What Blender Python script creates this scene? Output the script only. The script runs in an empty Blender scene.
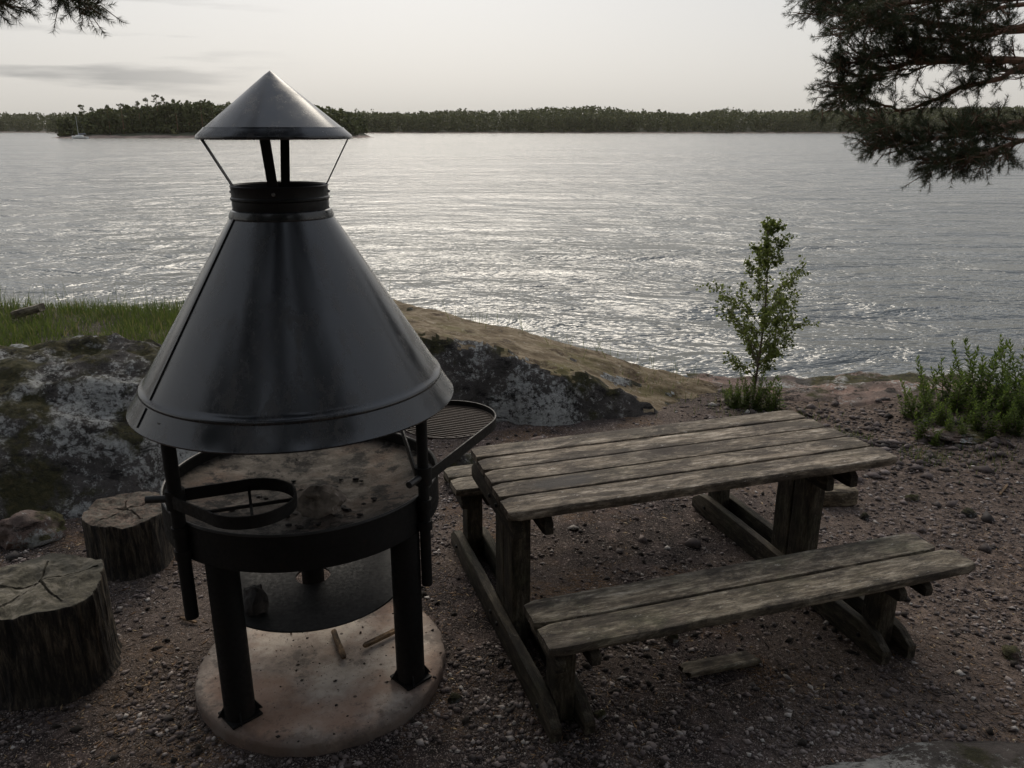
import bpy, math, random
import numpy as np
from mathutils import Vector, Matrix, noise
random.seed(11); rng = np.random.default_rng(7)
C = bpy.context.scene.collection
PI = math.pi; R = math.radians
H = 2.2; F = 800.0; PITCH = math.atan(255/F); WATER = -1.4

# ------------------------------------------------------------------ helpers
def lerp(a, b, t): return a+(b-a)*t
def ss(a, b, x):
    t = max(0.0, min(1.0, (x-a)/(b-a))); return t*t*(3-2*t)
def itp(pts, x):
    if x <= pts[0][0]: return pts[0][1]
    for (a, u), (b, v) in zip(pts, pts[1:]):
        if x <= b: return lerp(u, v, (x-a)/(b-a))
    return pts[-1][1]
def fbm(x, y, z=0.0, o=4):
    return noise.fractal(Vector((x, y, z)), 0.9, 2.1, o)
def nz(x, y, z=0.0): return noise.noise(Vector((x, y, z)))

class MB:
    def __init__(s): s.v = []; s.f = []; s.m = []; s.cur = 0
    def add(s, vs, fs):
        o = len(s.v); s.v += [tuple(p) for p in vs]
        s.f += [tuple(i+o for i in q) for q in fs]; s.m += [s.cur]*len(fs)
    def lathe(s, prof, seg=64, c=(0, 0, 0), closed=False, jit=None):
        vs = []; n = len(prof)
        for k in range(seg):
            a = 2*PI*k/seg
            for (r, z) in prof:
                vs.append((c[0]+r*math.cos(a), c[1]+r*math.sin(a), c[2]+z))
        fs = []
        for k in range(seg):
            k2 = (k+1) % seg
            for i in range(n if closed else n-1):
                j = (i+1) % n
                fs.append((k*n+i, k2*n+i, k2*n+j, k*n+j))
        s.add(vs, fs)
    def tube(s, pts, rad, seg=10, cap=True, flat=1.0):
        pts = [Vector(p) for p in pts]; n = len(pts)
        if not hasattr(rad, '__len__'): rad = [rad]*n
        vs = []; up = Vector((0, 0, 1)); X = None
        for i, p in enumerate(pts):
            t = (pts[min(i+1, n-1)]-pts[max(i-1, 0)]).normalized()
            if X is None:
                X = t.cross(up)
                if X.length < .05: X = Vector((1, 0, 0))
            X = (X-t*X.dot(t)).normalized(); Y = X.cross(t)
            for k in range(seg):
                a = 2*PI*k/seg
                vs.append(p+(X*math.cos(a)*flat+Y*math.sin(a))*rad[i])
        fs = []
        for i in range(n-1):
            for k in range(seg):
                k2 = (k+1) % seg
                fs.append((i*seg+k, i*seg+k2, (i+1)*seg+k2, (i+1)*seg+k))
        if cap:
            fs.append(tuple(range(seg))[::-1]); fs.append(tuple((n-1)*seg+k for k in range(seg)))
        s.add(vs, fs)
    def band(s, pts, h, t, up=Vector((0, 0, 1)), closed=False):
        """flat bar of height h (along up) and thickness t following pts"""
        pts = [Vector(p) for p in pts]; n = len(pts); vs = []
        for i, p in enumerate(pts):
            a = pts[(i-1) % n] if closed or i > 0 else p
            b = pts[(i+1) % n] if closed or i < n-1 else p
            d = (b-a).normalized(); sd = d.cross(up).normalized(); u = sd.cross(d).normalized()
            for (e, g) in ((-1, -1), (1, -1), (1, 1), (-1, 1)):
                vs.append(p+sd*e*t/2+u*g*h/2)
        fs = []
        for i in range(n if closed else n-1):
            j = (i+1) % n
            for k in range(4):
                k2 = (k+1) % 4
                fs.append((i*4+k, i*4+k2, j*4+k2, j*4+k))
        if not closed: fs += [(3, 2, 1, 0), tuple((n-1)*4+k for k in range(4))]
        s.add(vs, fs)
    def plank(s, x0, x1, y0, y1, z0, z1, M=None, nx=40, r=.008, wob=.004, seed=0, rough=.0012, endw=.0):
        """weathered timber, long side on x, rounded edges and slightly wavy"""
        sec = []
        w = (y1-y0)/2; h = (z1-z0)/2
        for (cy, cz, a0) in ((w-r, h-r, 0), (-w+r, h-r, 90), (-w+r, -h+r, 180), (w-r, -h+r, 270)):
            for a in (0, 45, 90):
                sec.append((cy+r*math.cos(R(a0+a)), cz+r*math.sin(R(a0+a))))
            if a0 == 0:
                for k in range(1, 8):
                    sec.append((lerp(w-r, -w+r, k/8), h))
        n = len(sec); vs = []; cy = (y0+y1)/2; cz = (z0+z1)/2
        for i in range(nx+1):
            t = i/nx; x = lerp(x0, x1, t); sc = 1.0
            if i in (0, nx): sc = 1-.004/max(h, .01)
            for (a, b) in sec:
                sg = 1 if a > 0 else -1
                ex = (x0 if i < nx/2 else x1)
                xx = x + (fbm(a*14+seed*3, b*9, ex+seed)*(.0015+endw) if i in (0, nx) else 0)
                yy = cy+a*sc+sg*wob*fbm(x*3.1, seed*7.3+sg, 0, 3)*(abs(a)/max(w, 1e-3))**2
                zz = cz+b*sc+wob*.5*nz(x*2.2, seed*3.7)+rough*noise.noise(Vector((x*30, a*150+seed, b*40)))
                if b > h-1e-5: zz += .0016*noise.noise(Vector((x*4, a*90+seed*5, 3)))
                vs.append((xx, yy, zz))
        fs = []
        for i in range(nx):
            for k in range(n):
                k2 = (k+1) % n
                fs.append((i*n+k, (i+1)*n+k, (i+1)*n+k2, i*n+k2))
        fs.append(tuple(range(n))); fs.append(tuple(nx*n+k for k in range(n))[::-1])
        if M is not None: vs = [M @ Vector(v) for v in vs]
        s.add(vs, fs)
    def build(s, name, mats, parent=None, smooth=40, loc=None, rot=None):
        me = bpy.data.meshes.new(name)
        me.from_pydata(s.v, [], s.f); me.update()
        if not isinstance(mats, (list, tuple)): mats = [mats]
        for m in mats: me.materials.append(m)
        if len(mats) > 1: me.polygons.foreach_set('material_index', s.m)
        if smooth:
            me.polygons.foreach_set('use_smooth', [True]*len(me.polygons))
            me.set_sharp_from_angle(angle=R(smooth))
        o = bpy.data.objects.new(name, me); C.objects.link(o)
        if parent: o.parent = parent
        if loc: o.location = loc
        if rot: o.rotation_euler = rot
        return o
def rawmesh(name, V, Fc, mat, parent=None, smooth=False, col=None, uvr=None):
    me = bpy.data.meshes.new(name)
    V = np.asarray(V, dtype=np.float32).reshape(-1, 3); Fc = np.asarray(Fc, dtype=np.int32); k = Fc.shape[1]; nf = len(Fc)
    me.vertices.add(len(V)); me.vertices.foreach_set('co', V.ravel())
    me.loops.add(nf*k); me.loops.foreach_set('vertex_index', Fc.ravel())
    me.polygons.add(nf); me.polygons.foreach_set('loop_start', np.arange(nf, dtype=np.int32)*k)
    if smooth: me.polygons.foreach_set('use_smooth', np.ones(nf, dtype=bool))
    me.update(calc_edges=True)
    if col is not None:
        at = me.attributes.new('var', 'FLOAT', 'POINT'); at.data.foreach_set('value', np.asarray(col, dtype=np.float32))
    me.materials.append(mat)
    o = bpy.data.objects.new(name, me); C.objects.link(o)
    if parent: o.parent = parent
    return o
def thing(name, label, cat, loc=(0, 0, 0), rz=0, group=None):
    o = bpy.data.objects.new(name, None); C.objects.link(o); o.empty_display_size = .1
    o.location = loc; o.rotation_euler = (0, 0, rz); o['label'] = label; o['category'] = cat
    if group: o['group'] = group
    return o
def tag(o, label, cat, group=None, kind=None):
    o['label'] = label; o['category'] = cat
    if group: o['group'] = group
    if kind: o['kind'] = kind
    return o
def struct(o): o['kind'] = 'structure'; return o
def px(x, y, z):
    """point at height z seen at picture position x, y (used to survey positions from the photograph)"""
    u = (x-512)/F; v = (384-y)/F; c = math.cos(PITCH); s = math.sin(PITCH)
    d = Vector((u, c+v*s, -s+v*c)); k = (H-z)/-d.z
    return Vector((d.x*k, d.y*k, z))
def pd(x, y, D):
    """same, at distance D along the ground"""
    u = (x-512)/F; v = (384-y)/F; c = math.cos(PITCH); s = math.sin(PITCH)
    d = Vector((u, c+v*s, -s+v*c)); k = D/d.y
    return Vector((d.x*k, D, H+d.z*k))

# ------------------------------------------------------------------ materials
class NT:
    def __init__(s, name):
        s.mat = bpy.data.materials.new(name); s.mat.use_nodes = True
        s.n = s.mat.node_tree.nodes; s.l = s.mat.node_tree.links; s.n.clear()
        s.out = s.n.new('ShaderNodeOutputMaterial'); s.b = s.n.new('ShaderNodeBsdfPrincipled')
        s.l.new(s.b.outputs[0], s.out.inputs[0])
        s.tc = s.n.new('ShaderNodeTexCoord')
    def put(s, sock, v):
        if hasattr(v, 'is_output') or isinstance(v, bpy.types.NodeSocket): s.l.new(v, sock)
        else:
            if isinstance(v, tuple) and len(v) == 3 and sock.type == 'RGBA': v = v+(1,)
            sock.default_value = v
    def set(s, **k):
        for a, v in k.items():
            s.put(s.b.inputs[a.replace('_', ' ')], v)
    def map(s, scale=(1, 1, 1), rot=(0, 0, 0), coord='Object', loc=(0, 0, 0)):
        m = s.n.new('ShaderNodeMapping'); s.l.new(s.tc.outputs[coord], m.inputs[0])
        m.inputs['Scale'].default_value = scale; m.inputs['Rotation'].default_value = rot; m.inputs['Location'].default_value = loc
        return m.outputs[0]
    def noise(s, scale=5, detail=5, rough=.6, vec=None, dist=0, w=None):
        t = s.n.new('ShaderNodeTexNoise'); t.inputs['Scale'].default_value = scale; t.inputs['Detail'].default_value = detail
        t.inputs['Roughness'].default_value = rough; t.inputs['Distortion'].default_value = dist
        s.l.new(vec if vec is not None else s.tc.outputs['Object'], t.inputs['Vector']); return t.outputs['Fac']
    def vor(s, scale=5, vec=None, feat='F1', out='Distance', rnd=1):
        t = s.n.new('ShaderNodeTexVoronoi'); t.feature = feat; t.inputs['Scale'].default_value = scale; t.inputs['Randomness'].default_value = rnd
        s.l.new(vec if vec is not None else s.tc.outputs['Object'], t.inputs['Vector']); return t.outputs[out]
    def ramp(s, fac, stops, interp='LINEAR'):
        r = s.n.new('ShaderNodeValToRGB'); s.put(r.inputs[0], fac); e = r.color_ramp.elements; r.color_ramp.interpolation = interp
        while len(e) > 1: e.remove(e[-1])
        for i, (p, c) in enumerate(stops):
            if not isinstance(c, tuple): c = (c, c, c)
            q = e[0] if i == 0 else e.new(p)
            q.position = p; q.color = c+(1,) if len(c) == 3 else c
        return r.outputs[0]
    def mix(s, f, a, b, mode='MIX'):
        m = s.n.new('ShaderNodeMix'); m.data_type = 'RGBA'; m.blend_type = mode; m.clamp_factor = True
        s.put(m.inputs[0], f); s.put(m.inputs[6], a); s.put(m.inputs[7], b); return m.outputs[2]
    def math(s, op, a, b=0.0, c=None, clamp=False):
        m = s.n.new('ShaderNodeMath'); m.operation = op; m.use_clamp = clamp
        s.put(m.inputs[0], a); s.put(m.inputs[1], b)
        if c is not None: s.put(m.inputs[2], c)
        return m.outputs[0]
    def attr(s, name):
        a = s.n.new('ShaderNodeAttribute'); a.attribute_name = name; return a.outputs['Fac']
    def bump(s, h, strength=.5, dist=.01, prev=None):
        b = s.n.new('ShaderNodeBump'); b.inputs['Strength'].default_value = strength; b.inputs['Distance'].default_value = dist
        s.put(b.inputs['Height'], h)
        if prev is not None: s.l.new(prev, b.inputs['Normal'])
        s.l.new(b.outputs[0], s.b.inputs['Normal']); return b.outputs[0]
    def upness(s):
        g = s.n.new('ShaderNodeNewGeometry'); x = s.n.new('ShaderNodeSeparateXYZ'); s.l.new(g.outputs['Normal'], x.inputs[0]); return x.outputs[2]
    def pos(s):
        g = s.n.new('ShaderNodeNewGeometry'); x = s.n.new('ShaderNodeSeparateXYZ'); s.l.new(g.outputs['Position'], x.inputs[0]); return x.outputs

def m_wood(name, tint=(1, 1, 1), dark=1.0, green=.3, stain=False):
    t = NT(name); v = t.map((1.6, 14, 14)); v2 = t.map((2.5, 70, 70))
    g = t.noise(3, 9, .72, v, .6); g2 = t.noise(3, 5, .65, v2); fine = t.noise(2, 6, .7, t.map((14, 160, 160)))
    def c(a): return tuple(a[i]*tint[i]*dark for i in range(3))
    col = t.ramp(g, [(.30, c((.045, .036, .026))), (.42, c((.13, .108, .082))), (.52, c((.24, .21, .168))), (.64, c((.37, .34, .295))), (.8, c((.52, .49, .44)))])
    pk = t.noise(1.1, 2, .5, t.map((.35, 7.0, 1)))                      # tone of each board
    col = t.mix(1.0, col, t.ramp(pk, [(.3, (.62, .60, .56)), (.7, (1.05, 1.02, .98))]), 'MULTIPLY')
    st = t.noise(3.2, 8, .75, t.map((1.0, 2.6, 2)), .6)
    col = t.mix(t.ramp(st, [(.43, .9), (.53, 0.0)]), col, c((.050, .040, .031)))
    col = t.mix(t.ramp(t.noise(4.3, 6, .7), [(.5, 0.0), (.68, green)]), col, c((.085, .095, .045)))
    ov = t.ramp(t.noise(24, 9, .82, t.map((.45, 1.3, 1.3), loc=(1, 4, 0)), .3), [(.40, (.42, .40, .38)), (.49, (.95, .94, .92)), (.58, (1.5, 1.5, 1.5))])
    col = t.mix(1.0, col, ov, 'MULTIPLY')
    cr = t.ramp(g2, [(.30, 1.0), (.38, 0.0)])
    col = t.mix(cr, col, c((.02, .017, .013)))
    col = t.mix(t.math('MULTIPLY', t.ramp(fine, [(.35, .6), (.55, 0.0)]), 1.0), col, c((.06, .05, .04)))
    wh = t.ramp(t.noise(11, 10, .8, t.map((1.4, 3.0, 3), loc=(3, 1, 2))), [(.60, 0.0), (.66, .6)])
    col = t.mix(wh, col, c((.62, .59, .53)))
    kn = t.vor(1.7, t.map((1.0, 3.2, .4), loc=(.3, .2, 0)))
    col = t.mix(t.ramp(kn, [(.045, .9), (.09, 0.0)]), col, c((.03, .022, .015)))
    if stain:
        gr = t.n.new('ShaderNodeVectorMath'); gr.operation = 'LENGTH'; t.l.new(t.map((2.2, 5.2, .3), loc=(.22, -.15, 0)), gr.inputs[0])
        col = t.mix(t.ramp(t.math('ADD', gr.outputs['Value'], t.math('MULTIPLY', t.noise(6, 6, .7), .9)), [(.68, .92), (1.0, 0.0)]), col, c((.03, .022, .017)))
        gr = t.n.new('ShaderNodeVectorMath'); gr.operation = 'LENGTH'; t.l.new(t.map((2.4, 7.5, .3), loc=(1.5, 1.1, 0)), gr.inputs[0])
        col = t.mix(t.ramp(t.math('ADD', gr.outputs['Value'], t.math('MULTIPLY', t.noise(6, 6, .7), .9)), [(.8, .8), (1.15, 0.0)]), col, c((.045, .042, .04)))
    t.set(Base_Color=col, Roughness=.8); t.b.inputs['Specular IOR Level'].default_value = .3
    n = t.bump(g, .7, .006); n = t.bump(g2, .6, .004, n); t.bump(wh, .3, .002, n)
    return t.mat

def m_black(name, base=.005, rough=.55, rust=.2):
    t = NT(name); a = t.noise(9, 6, .7); b = t.noise(60, 3, .6)
    col = t.ramp(a, [(.35, (base*.7,)*3), (.7, (base*1.6, base*1.5, base*1.45))])
    col = t.mix(t.ramp(t.noise(14, 6, .7), [(.6, 0.0), (.72, rust)]), col, (.06, .028, .015))
    t.set(Base_Color=col, Roughness=t.ramp(b, [(.3, rough-.08), (.7, rough+.15)]), Metallic=.0); t.b.inputs['Specular IOR Level'].default_value = .28
    t.bump(b, .25, .0015); return t.mat

def m_hood():
    t = NT('enamelled_black_steel'); a = t.noise(4, 5, .6, t.map((1, 1, .25))); b = t.noise(170, 3, .6)
    sp = t.vor(14, None)
    col = t.ramp(a, [(.3, (.010, .0105, .012)), (.7, (.020, .021, .024))])
    col = t.mix(t.ramp(sp, [(.02, 1.0), (.035, 0.0)]), col, (.006, .006, .006))
    ro = t.ramp(t.noise(3, 7, .7), [(.3, .15), (.7, .26)])
    ru = t.ramp(t.noise(5, 7, .75, t.map((2.5, 2.5, .5))), [(.50, 0.0), (.68, .6)]); col = t.mix(ru, col, (.035, .026, .018)); ro = t.mix(ru, ro, (.5, .5, .5))
    t.set(Base_Color=col, Roughness=ro, Metallic=0.0)
    t.b.inputs['IOR'].default_value = 1.58
    t.bump(b, .12, .0008); return t.mat

def m_rock(name, lichen=.55, moss=.5, pink=0.0, dark=1.0, ochre=0.0):
    t = NT(name); c = lambda r, g, b: (r*dark, g*dark, b*dark)
    base = t.ramp(t.noise(5, 8, .7), [(.3, c(.045, .04, .037)), (.5, c(.10, .09, .083)), (.72, c(.19, .165, .15))])
    if pink: base = t.mix(t.ramp(t.noise(1.8, 4, .6), [(.35, 0.0), (.6, pink)]), base, c(.30, .20, .16))
    li = t.mix(1.0, t.noise(2.2, 3, .6), t.noise(13, 10, .78), 'MIX')
    lf = t.math('MULTIPLY_ADD', t.noise(1.3, 3, .5), .7, t.math('MULTIPLY_ADD', t.noise(5, 6, .7), .35, t.math('MULTIPLY', t.noise(26, 10, .85), .85)))
    lm = t.ramp(lf, [(1.005-.10*lichen, 0.0), (1.02-.10*lichen, 1.0)])
    lc = t.ramp(t.noise(40, 5, .7), [(.3, c(.28, .28, .265)), (.7, c(.60, .60, .57))])
    col = t.mix(lm, base, lc)
    mf = t.math('ADD', t.noise(1.7, 6, .65, t.map(loc=(4, 2, 1))), t.math('MULTIPLY', t.upness(), .12))
    mm = t.ramp(mf, [(.66-.14*moss, 0.0), (.72-.14*moss, 1.0)])
    mc = t.ramp(t.noise(26, 6, .75), [(.25, c(.022, .02, .012)), (.5, c(.055, .052, .022)), (.75, c(.13, .10, .045))])
    if ochre: mc = t.mix(t.ramp(t.noise(3, 6, .7), [(.3, 0.0), (.6, ochre)]), mc, t.ramp(t.noise(30, 6, .8), [(.3, c(.16, .115, .06)), (.7, c(.46, .35, .20))]))
    col = t.mix(mm, col, mc)
    dk = t.ramp(t.noise(7, 10, .8, t.map((.7, 1, 1.8), loc=(5, 5, 5)), .4), [(.40, .92), (.47, 0.0)])
    col = t.mix(dk, col, c(.014, .012, .011))
    cr = t.noise(2.3, 3, .5, t.map((.7, 1, 2.5), rot=(.2, .1, .2)), .8)
    crk = t.ramp(t.math('ABSOLUTE', t.math('SUBTRACT', cr, .5)), [(.004, 1.0), (.010, 0.0)])
    
    t.set(Base_Color=col, Roughness=.88); t.b.inputs['Specular IOR Level'].default_value = .25
    n = t.bump(t.noise(14, 10, .75), 1.0, .05); n = t.bump(t.noise(70, 6, .7), .8, .010, n); n = t.bump(lm, .5, .006, n); t.bump(dk, -.6, .01, n)
    return t.mat

def m_slope():
    t = NT('ochre_crusted_rock'); v = t.map((1, 2.2, 1), rot=(0, 0, .5))
    col = t.ramp(t.noise(5, 9, .75, v), [(.32, (.06, .043, .026)), (.46, (.155, .115, .07)), (.58, (.26, .205, .135)), (.74, (.42, .36, .27))])
    col = t.mix(t.ramp(t.noise(2.2, 6, .65, t.map(loc=(2, 0, 1))), [(.53, 0.0), (.66, .6)]), col, (.12, .11, .035))
    col = t.mix(t.ramp(t.noise(3, 8, .75, t.map(loc=(6, 1, 0))), [(.55, 0.0), (.62, .85)]), col, (.05, .03, .018))
    col = t.mix(t.ramp(t.noise(22, 9, .8), [(.57, 0.0), (.64, .6)]), col, (.50, .46, .38))
    t.set(Base_Color=col, Roughness=.9); t.b.inputs['Specular IOR Level'].default_value = .2
    n = t.bump(t.noise(9, 9, .75, v), .7, .03); t.bump(t.noise(60, 6, .75), .8, .008, n); return t.mat

def m_soil():
    t = NT('gritty_dark_soil')
    big = t.noise(.9, 5, .6); mid = t.noise(6, 7, .7); fine = t.noise(60, 6, .75)
    col = t.ramp(mid, [(.36, (.012, .009, .0085)), (.5, (.032, .0235, .022)), (.64, (.095, .070, .064))])
    col = t.mix(t.ramp(big, [(.47, 0.0), (.55, .85)]), col, t.ramp(fine, [(.38, (.035, .026, .021)), (.62, (.165, .125, .10))]))
    ce = t.vor(85, None, 'F1', 'Color'); cd = t.vor(85)
    peb = t.math('MULTIPLY', t.ramp(ce, [(.62, 0.0), (.64, 1.0)]), t.ramp(cd, [(.30, 1.0), (.42, 0.0)]))
    col = t.mix(t.math('MULTIPLY', peb, .75), col, t.ramp(t.noise(31, 2), [(.35, (.10, .075, .066)), (.65, (.27, .225, .20))]))
    # orange needle litter, in drifts
    for q_, (sc_, lo_) in enumerate(((150, .55), (240, .6), (48, .72))):
        ce = t.vor(sc_, t.map(loc=(q_, 1, 0)), 'F1', 'Color'); cd = t.vor(sc_, t.map(loc=(q_, 1, 0)))
        pq = t.math('MULTIPLY', t.ramp(ce, [(lo_, 0.0), (lo_+.02, 1.0)]), t.ramp(cd, [(.25, 1.0), (.4, 0.0)]))
        col = t.mix(t.math('MULTIPLY', pq, .9), col, t.ramp(t.noise(25+q_*9, 3, .7), [(.3, (.05, .036, .03)), (.48, (.20, .155, .135)), (.66, (.46, .39, .35))]))
    nd = t.math('MULTIPLY', t.ramp(t.noise(1.6, 4, .6, t.map(loc=(7, 3, 0))), [(.53, 0.0), (.62, 1.0)]), t.ramp(t.noise(45, 5, .7, t.map((1, 5, 1), rot=(0, 0, .6))), [(.5, 0.0), (.56, .8)]))
    col = t.mix(nd, col, (.17, .095, .042))
    # mossy ground towards the right-hand shore
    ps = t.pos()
    dry = t.ramp(t.math('ADD', t.math('MULTIPLY', ps[0], .25), t.math('MULTIPLY', t.noise(1.3, 6, .65, t.map(loc=(1, 1, 0))), .8)), [(.72, 0.0), (1.0, .85)])  # mask for paler, pinker soil towards the right
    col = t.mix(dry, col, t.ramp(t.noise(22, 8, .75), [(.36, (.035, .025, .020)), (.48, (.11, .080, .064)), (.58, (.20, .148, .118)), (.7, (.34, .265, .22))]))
    mf = t.math('MULTIPLY', t.ramp(t.math('ADD', t.math('MULTIPLY', ps[1], .2), t.math('MULTIPLY', t.noise(2.4, 5, .6), .6)), [(1.27, 0.0), (1.36, .75)]), 1.0)
    col = t.mix(mf, col, t.ramp(fine, [(.3, (.05, .04, .02)), (.7, (.16, .12, .055))]))
    t.set(Base_Color=col, Roughness=.92); t.b.inputs['Specular IOR Level'].default_value = .2
    n = t.bump(mid, .8, .03); n = t.bump(fine, .9, .012, n); t.bump(peb, .7, .006, n)
    return t.mat

def m_gravel():
    t = NT('gravel_stones'); v = t.attr('var')
    col = t.ramp(v, [(0, (.025, .02, .018)), (.35, (.075, .055, .05)), (.6, (.13, .10, .092)), (.8, (.22, .175, .16)), (.93, (.34, .29, .265)), (1, (.48, .44, .40))])
    t.set(Base_Color=t.mix(t.ramp(t.noise(90, 4), [(.4, 0.0), (.7, .5)]), col, (.04, .032, .03)), Roughness=.8); return t.mat
def m_litter():
    t = NT('dry_litter'); v = t.attr('var')
    col = t.ramp(v, [(0, (.018, .012, .009)), (.4, (.05, .03, .018)), (.7, (.14, .075, .035)), (.9, (.26, .17, .09)), (1, (.42, .33, .2))])
    t.set(Base_Color=col, Roughness=.85); return t.mat
def m_pad():
    t = NT('stained_concrete')
    col = t.ramp(t.noise(4, 8, .7), [(.34, (.17, .13, .105)), (.48, (.36, .29, .24)), (.62, (.54, .47, .40))])
    col = t.mix(t.ramp(t.noise(1.9, 5, .6, t.map(loc=(1, 5, 0))), [(.47, 0.0), (.58, .6)]), col, (.33, .18, .11))
    col = t.mix(t.ramp(t.noise(6, 8, .75, t.map(loc=(9, 1, 0))), [(.54, 0.0), (.62, .75)]), col, (.09, .072, .06))
    sp = t.vor(9); col = t.mix(t.ramp(t.math('ADD', sp, t.math('MULTIPLY', t.noise(40), .08)), [(.09, .9), (.12, 0.0)]), col, (.05, .03, .02))
    col = t.mix(t.ramp(t.noise(45, 8, .8), [(.55, 0.0), (.62, .55)]), col, (.12, .09, .075))
    gr = t.n.new('ShaderNodeVectorMath'); gr.operation = 'LENGTH'; t.l.new(t.map((1, 1, 0)), gr.inputs[0])
    col = t.mix(t.ramp(t.math('ADD', gr.outputs['Value'], t.math('MULTIPLY', t.noise(7, 7, .75), .22)), [(.56, 0.0), (.62, .75)]), col, (.085, .062, .05))
    t.set(Base_Color=col, Roughness=.8); n = t.bump(t.noise(60, 6, .7), .4, .004); t.bump(t.noise(7, 4), .4, .01, n); return t.mat
def m_ash():
    t = NT('ash_and_rust')
    col = t.ramp(t.noise(7, 8, .75), [(.3, (.03, .026, .023)), (.5, (.12, .105, .09)), (.7, (.28, .25, .22))])
    col = t.mix(t.ramp(t.noise(3, 5, .6, t.map(loc=(2, 2, 0))), [(.5, 0.0), (.68, .6)]), col, (.15, .09, .06))
    col = t.mix(t.ramp(t.noise(11, 7, .7, t.map(loc=(5, 0, 0))), [(.50, 0.0), (.58, .95)]), col, (.014, .012, .011))
    t.set(Base_Color=col, Roughness=.9); n = t.bump(t.noise(30, 8, .75), .8, .012); return t.mat
def m_char():
    t = NT('charred_wood'); cr = t.vor(22, t.map((1, 1, 1)), 'DISTANCE_TO_EDGE')
    col = t.ramp(t.noise(8, 6, .7), [(.35, (.010, .009, .009)), (.6, (.05, .042, .038)), (.75, (.15, .13, .115))])
    t.set(Base_Color=col, Roughness=.8); n = t.bump(cr, .9, .01); t.bump(t.noise(40, 6, .7), .6, .006, n); return t.mat
def m_bark(name='weathered_bark', k=.7):
    t = NT(name); v = t.map((22, 22, 3.2)); a = t.noise(2, 9, .78, v, .5)
    col = t.ramp(a, [(.40, (.010*k, .008*k, .006*k)), (.50, (.06*k, .048*k, .036*k)), (.58, (.17*k, .135*k, .095*k)), (.68, (.34*k, .28*k, .20*k))])
    col = t.mix(t.ramp(t.noise(2.5, 4), [(.5, 0.0), (.7, .6)]), col, (.035*k, .03*k, .024*k))
    t.set(Base_Color=col, Roughness=.9); t.bump(a, .9, .03); return t.mat
def m_endgrain(name, k=1.0, litter=0.0):
    t = NT(name); w = t.n.new('ShaderNodeTexWave'); w.wave_type = 'RINGS'; w.rings_direction = 'Z'
    w.inputs['Scale'].default_value = 14; w.inputs['Distortion'].default_value = 4; w.inputs['Detail'].default_value = 3; t.l.new(t.tc.outputs['Object'], w.inputs[0])
    g = t.noise(9, 9, .8, None, .4)
    col = t.ramp(g, [(.36, (.03*k, .026*k, .018*k)), (.47, (.12*k, .105*k, .07*k)), (.56, (.25*k, .22*k, .172*k)), (.7, (.44*k, .41*k, .35*k))])
    col = t.mix(t.math('MULTIPLY', w.outputs['Fac'], .12), col, (.05*k, .042*k, .03*k))
    col = t.mix(t.ramp(t.noise(3, 5, .6, t.map(loc=(3, 3, 0))), [(.5, 0.0), (.64, .9)]), col, (.03*k, .028*k, .018*k))
    if litter: col = t.mix(t.ramp(t.noise(22, 8, .8), [(.42, 0.0), (.6, litter)]), col, t.ramp(t.noise(50, 4, .8), [(.35, (.03, .018, .012)), (.7, (.24, .16, .12))]))
    t.set(Base_Color=col, Roughness=.9); n = t.bump(g, .9, .02); t.bump(w.outputs['Fac'], .08, .003, n); return t.mat
def m_leaf(name, c0, c1, trans=.35, c2=None):
    t = NT(name); v = t.attr('var')
    st = [(0, c0), (.85, c1)] + ([(1, c2)] if c2 else [])
    col = t.ramp(v, st); t.set(Base_Color=col, Roughness=.6); t.b.inputs['Specular IOR Level'].default_value = .3
    tr = t.n.new('ShaderNodeBsdfTranslucent'); t.l.new(col, tr.inputs[0]); mx = t.n.new('ShaderNodeMixShader'); mx.inputs[0].default_value = trans
    t.l.new(t.b.outputs[0], mx.inputs[1]); t.l.new(tr.outputs[0], mx.inputs[2]); t.l.new(mx.outputs[0], t.out.inputs[0]); return t.mat
def m_plain(name, c, rough=.6, var=.3, metal=0):
    t = NT(name); a = t.noise(12, 6, .7); lo = tuple(x*(1-var) for x in c); hi = tuple(min(1, x*(1+var)) for x in c)
    t.set(Base_Color=t.ramp(a, [(.3, lo), (.7, hi)]), Roughness=rough, Metallic=metal); t.bump(a, .3, .004); return t.mat
def m_shoref():
    t = NT('pale_shore_rock'); z = t.pos()[2]
    col = t.ramp(t.noise(.15, 6, .7), [(.3, (.11, .08, .065)), (.6, (.27, .20, .165))])
    m = t.ramp(t.math('ADD', z, t.math('MULTIPLY', t.noise(.08, 4, .6), 2.2)), [(.35, 0.0), (.75, 1.0)])
    t.set(Base_Color=t.mix(m, col, (.03, .035, .016)), Roughness=.9); return t.mat
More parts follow.
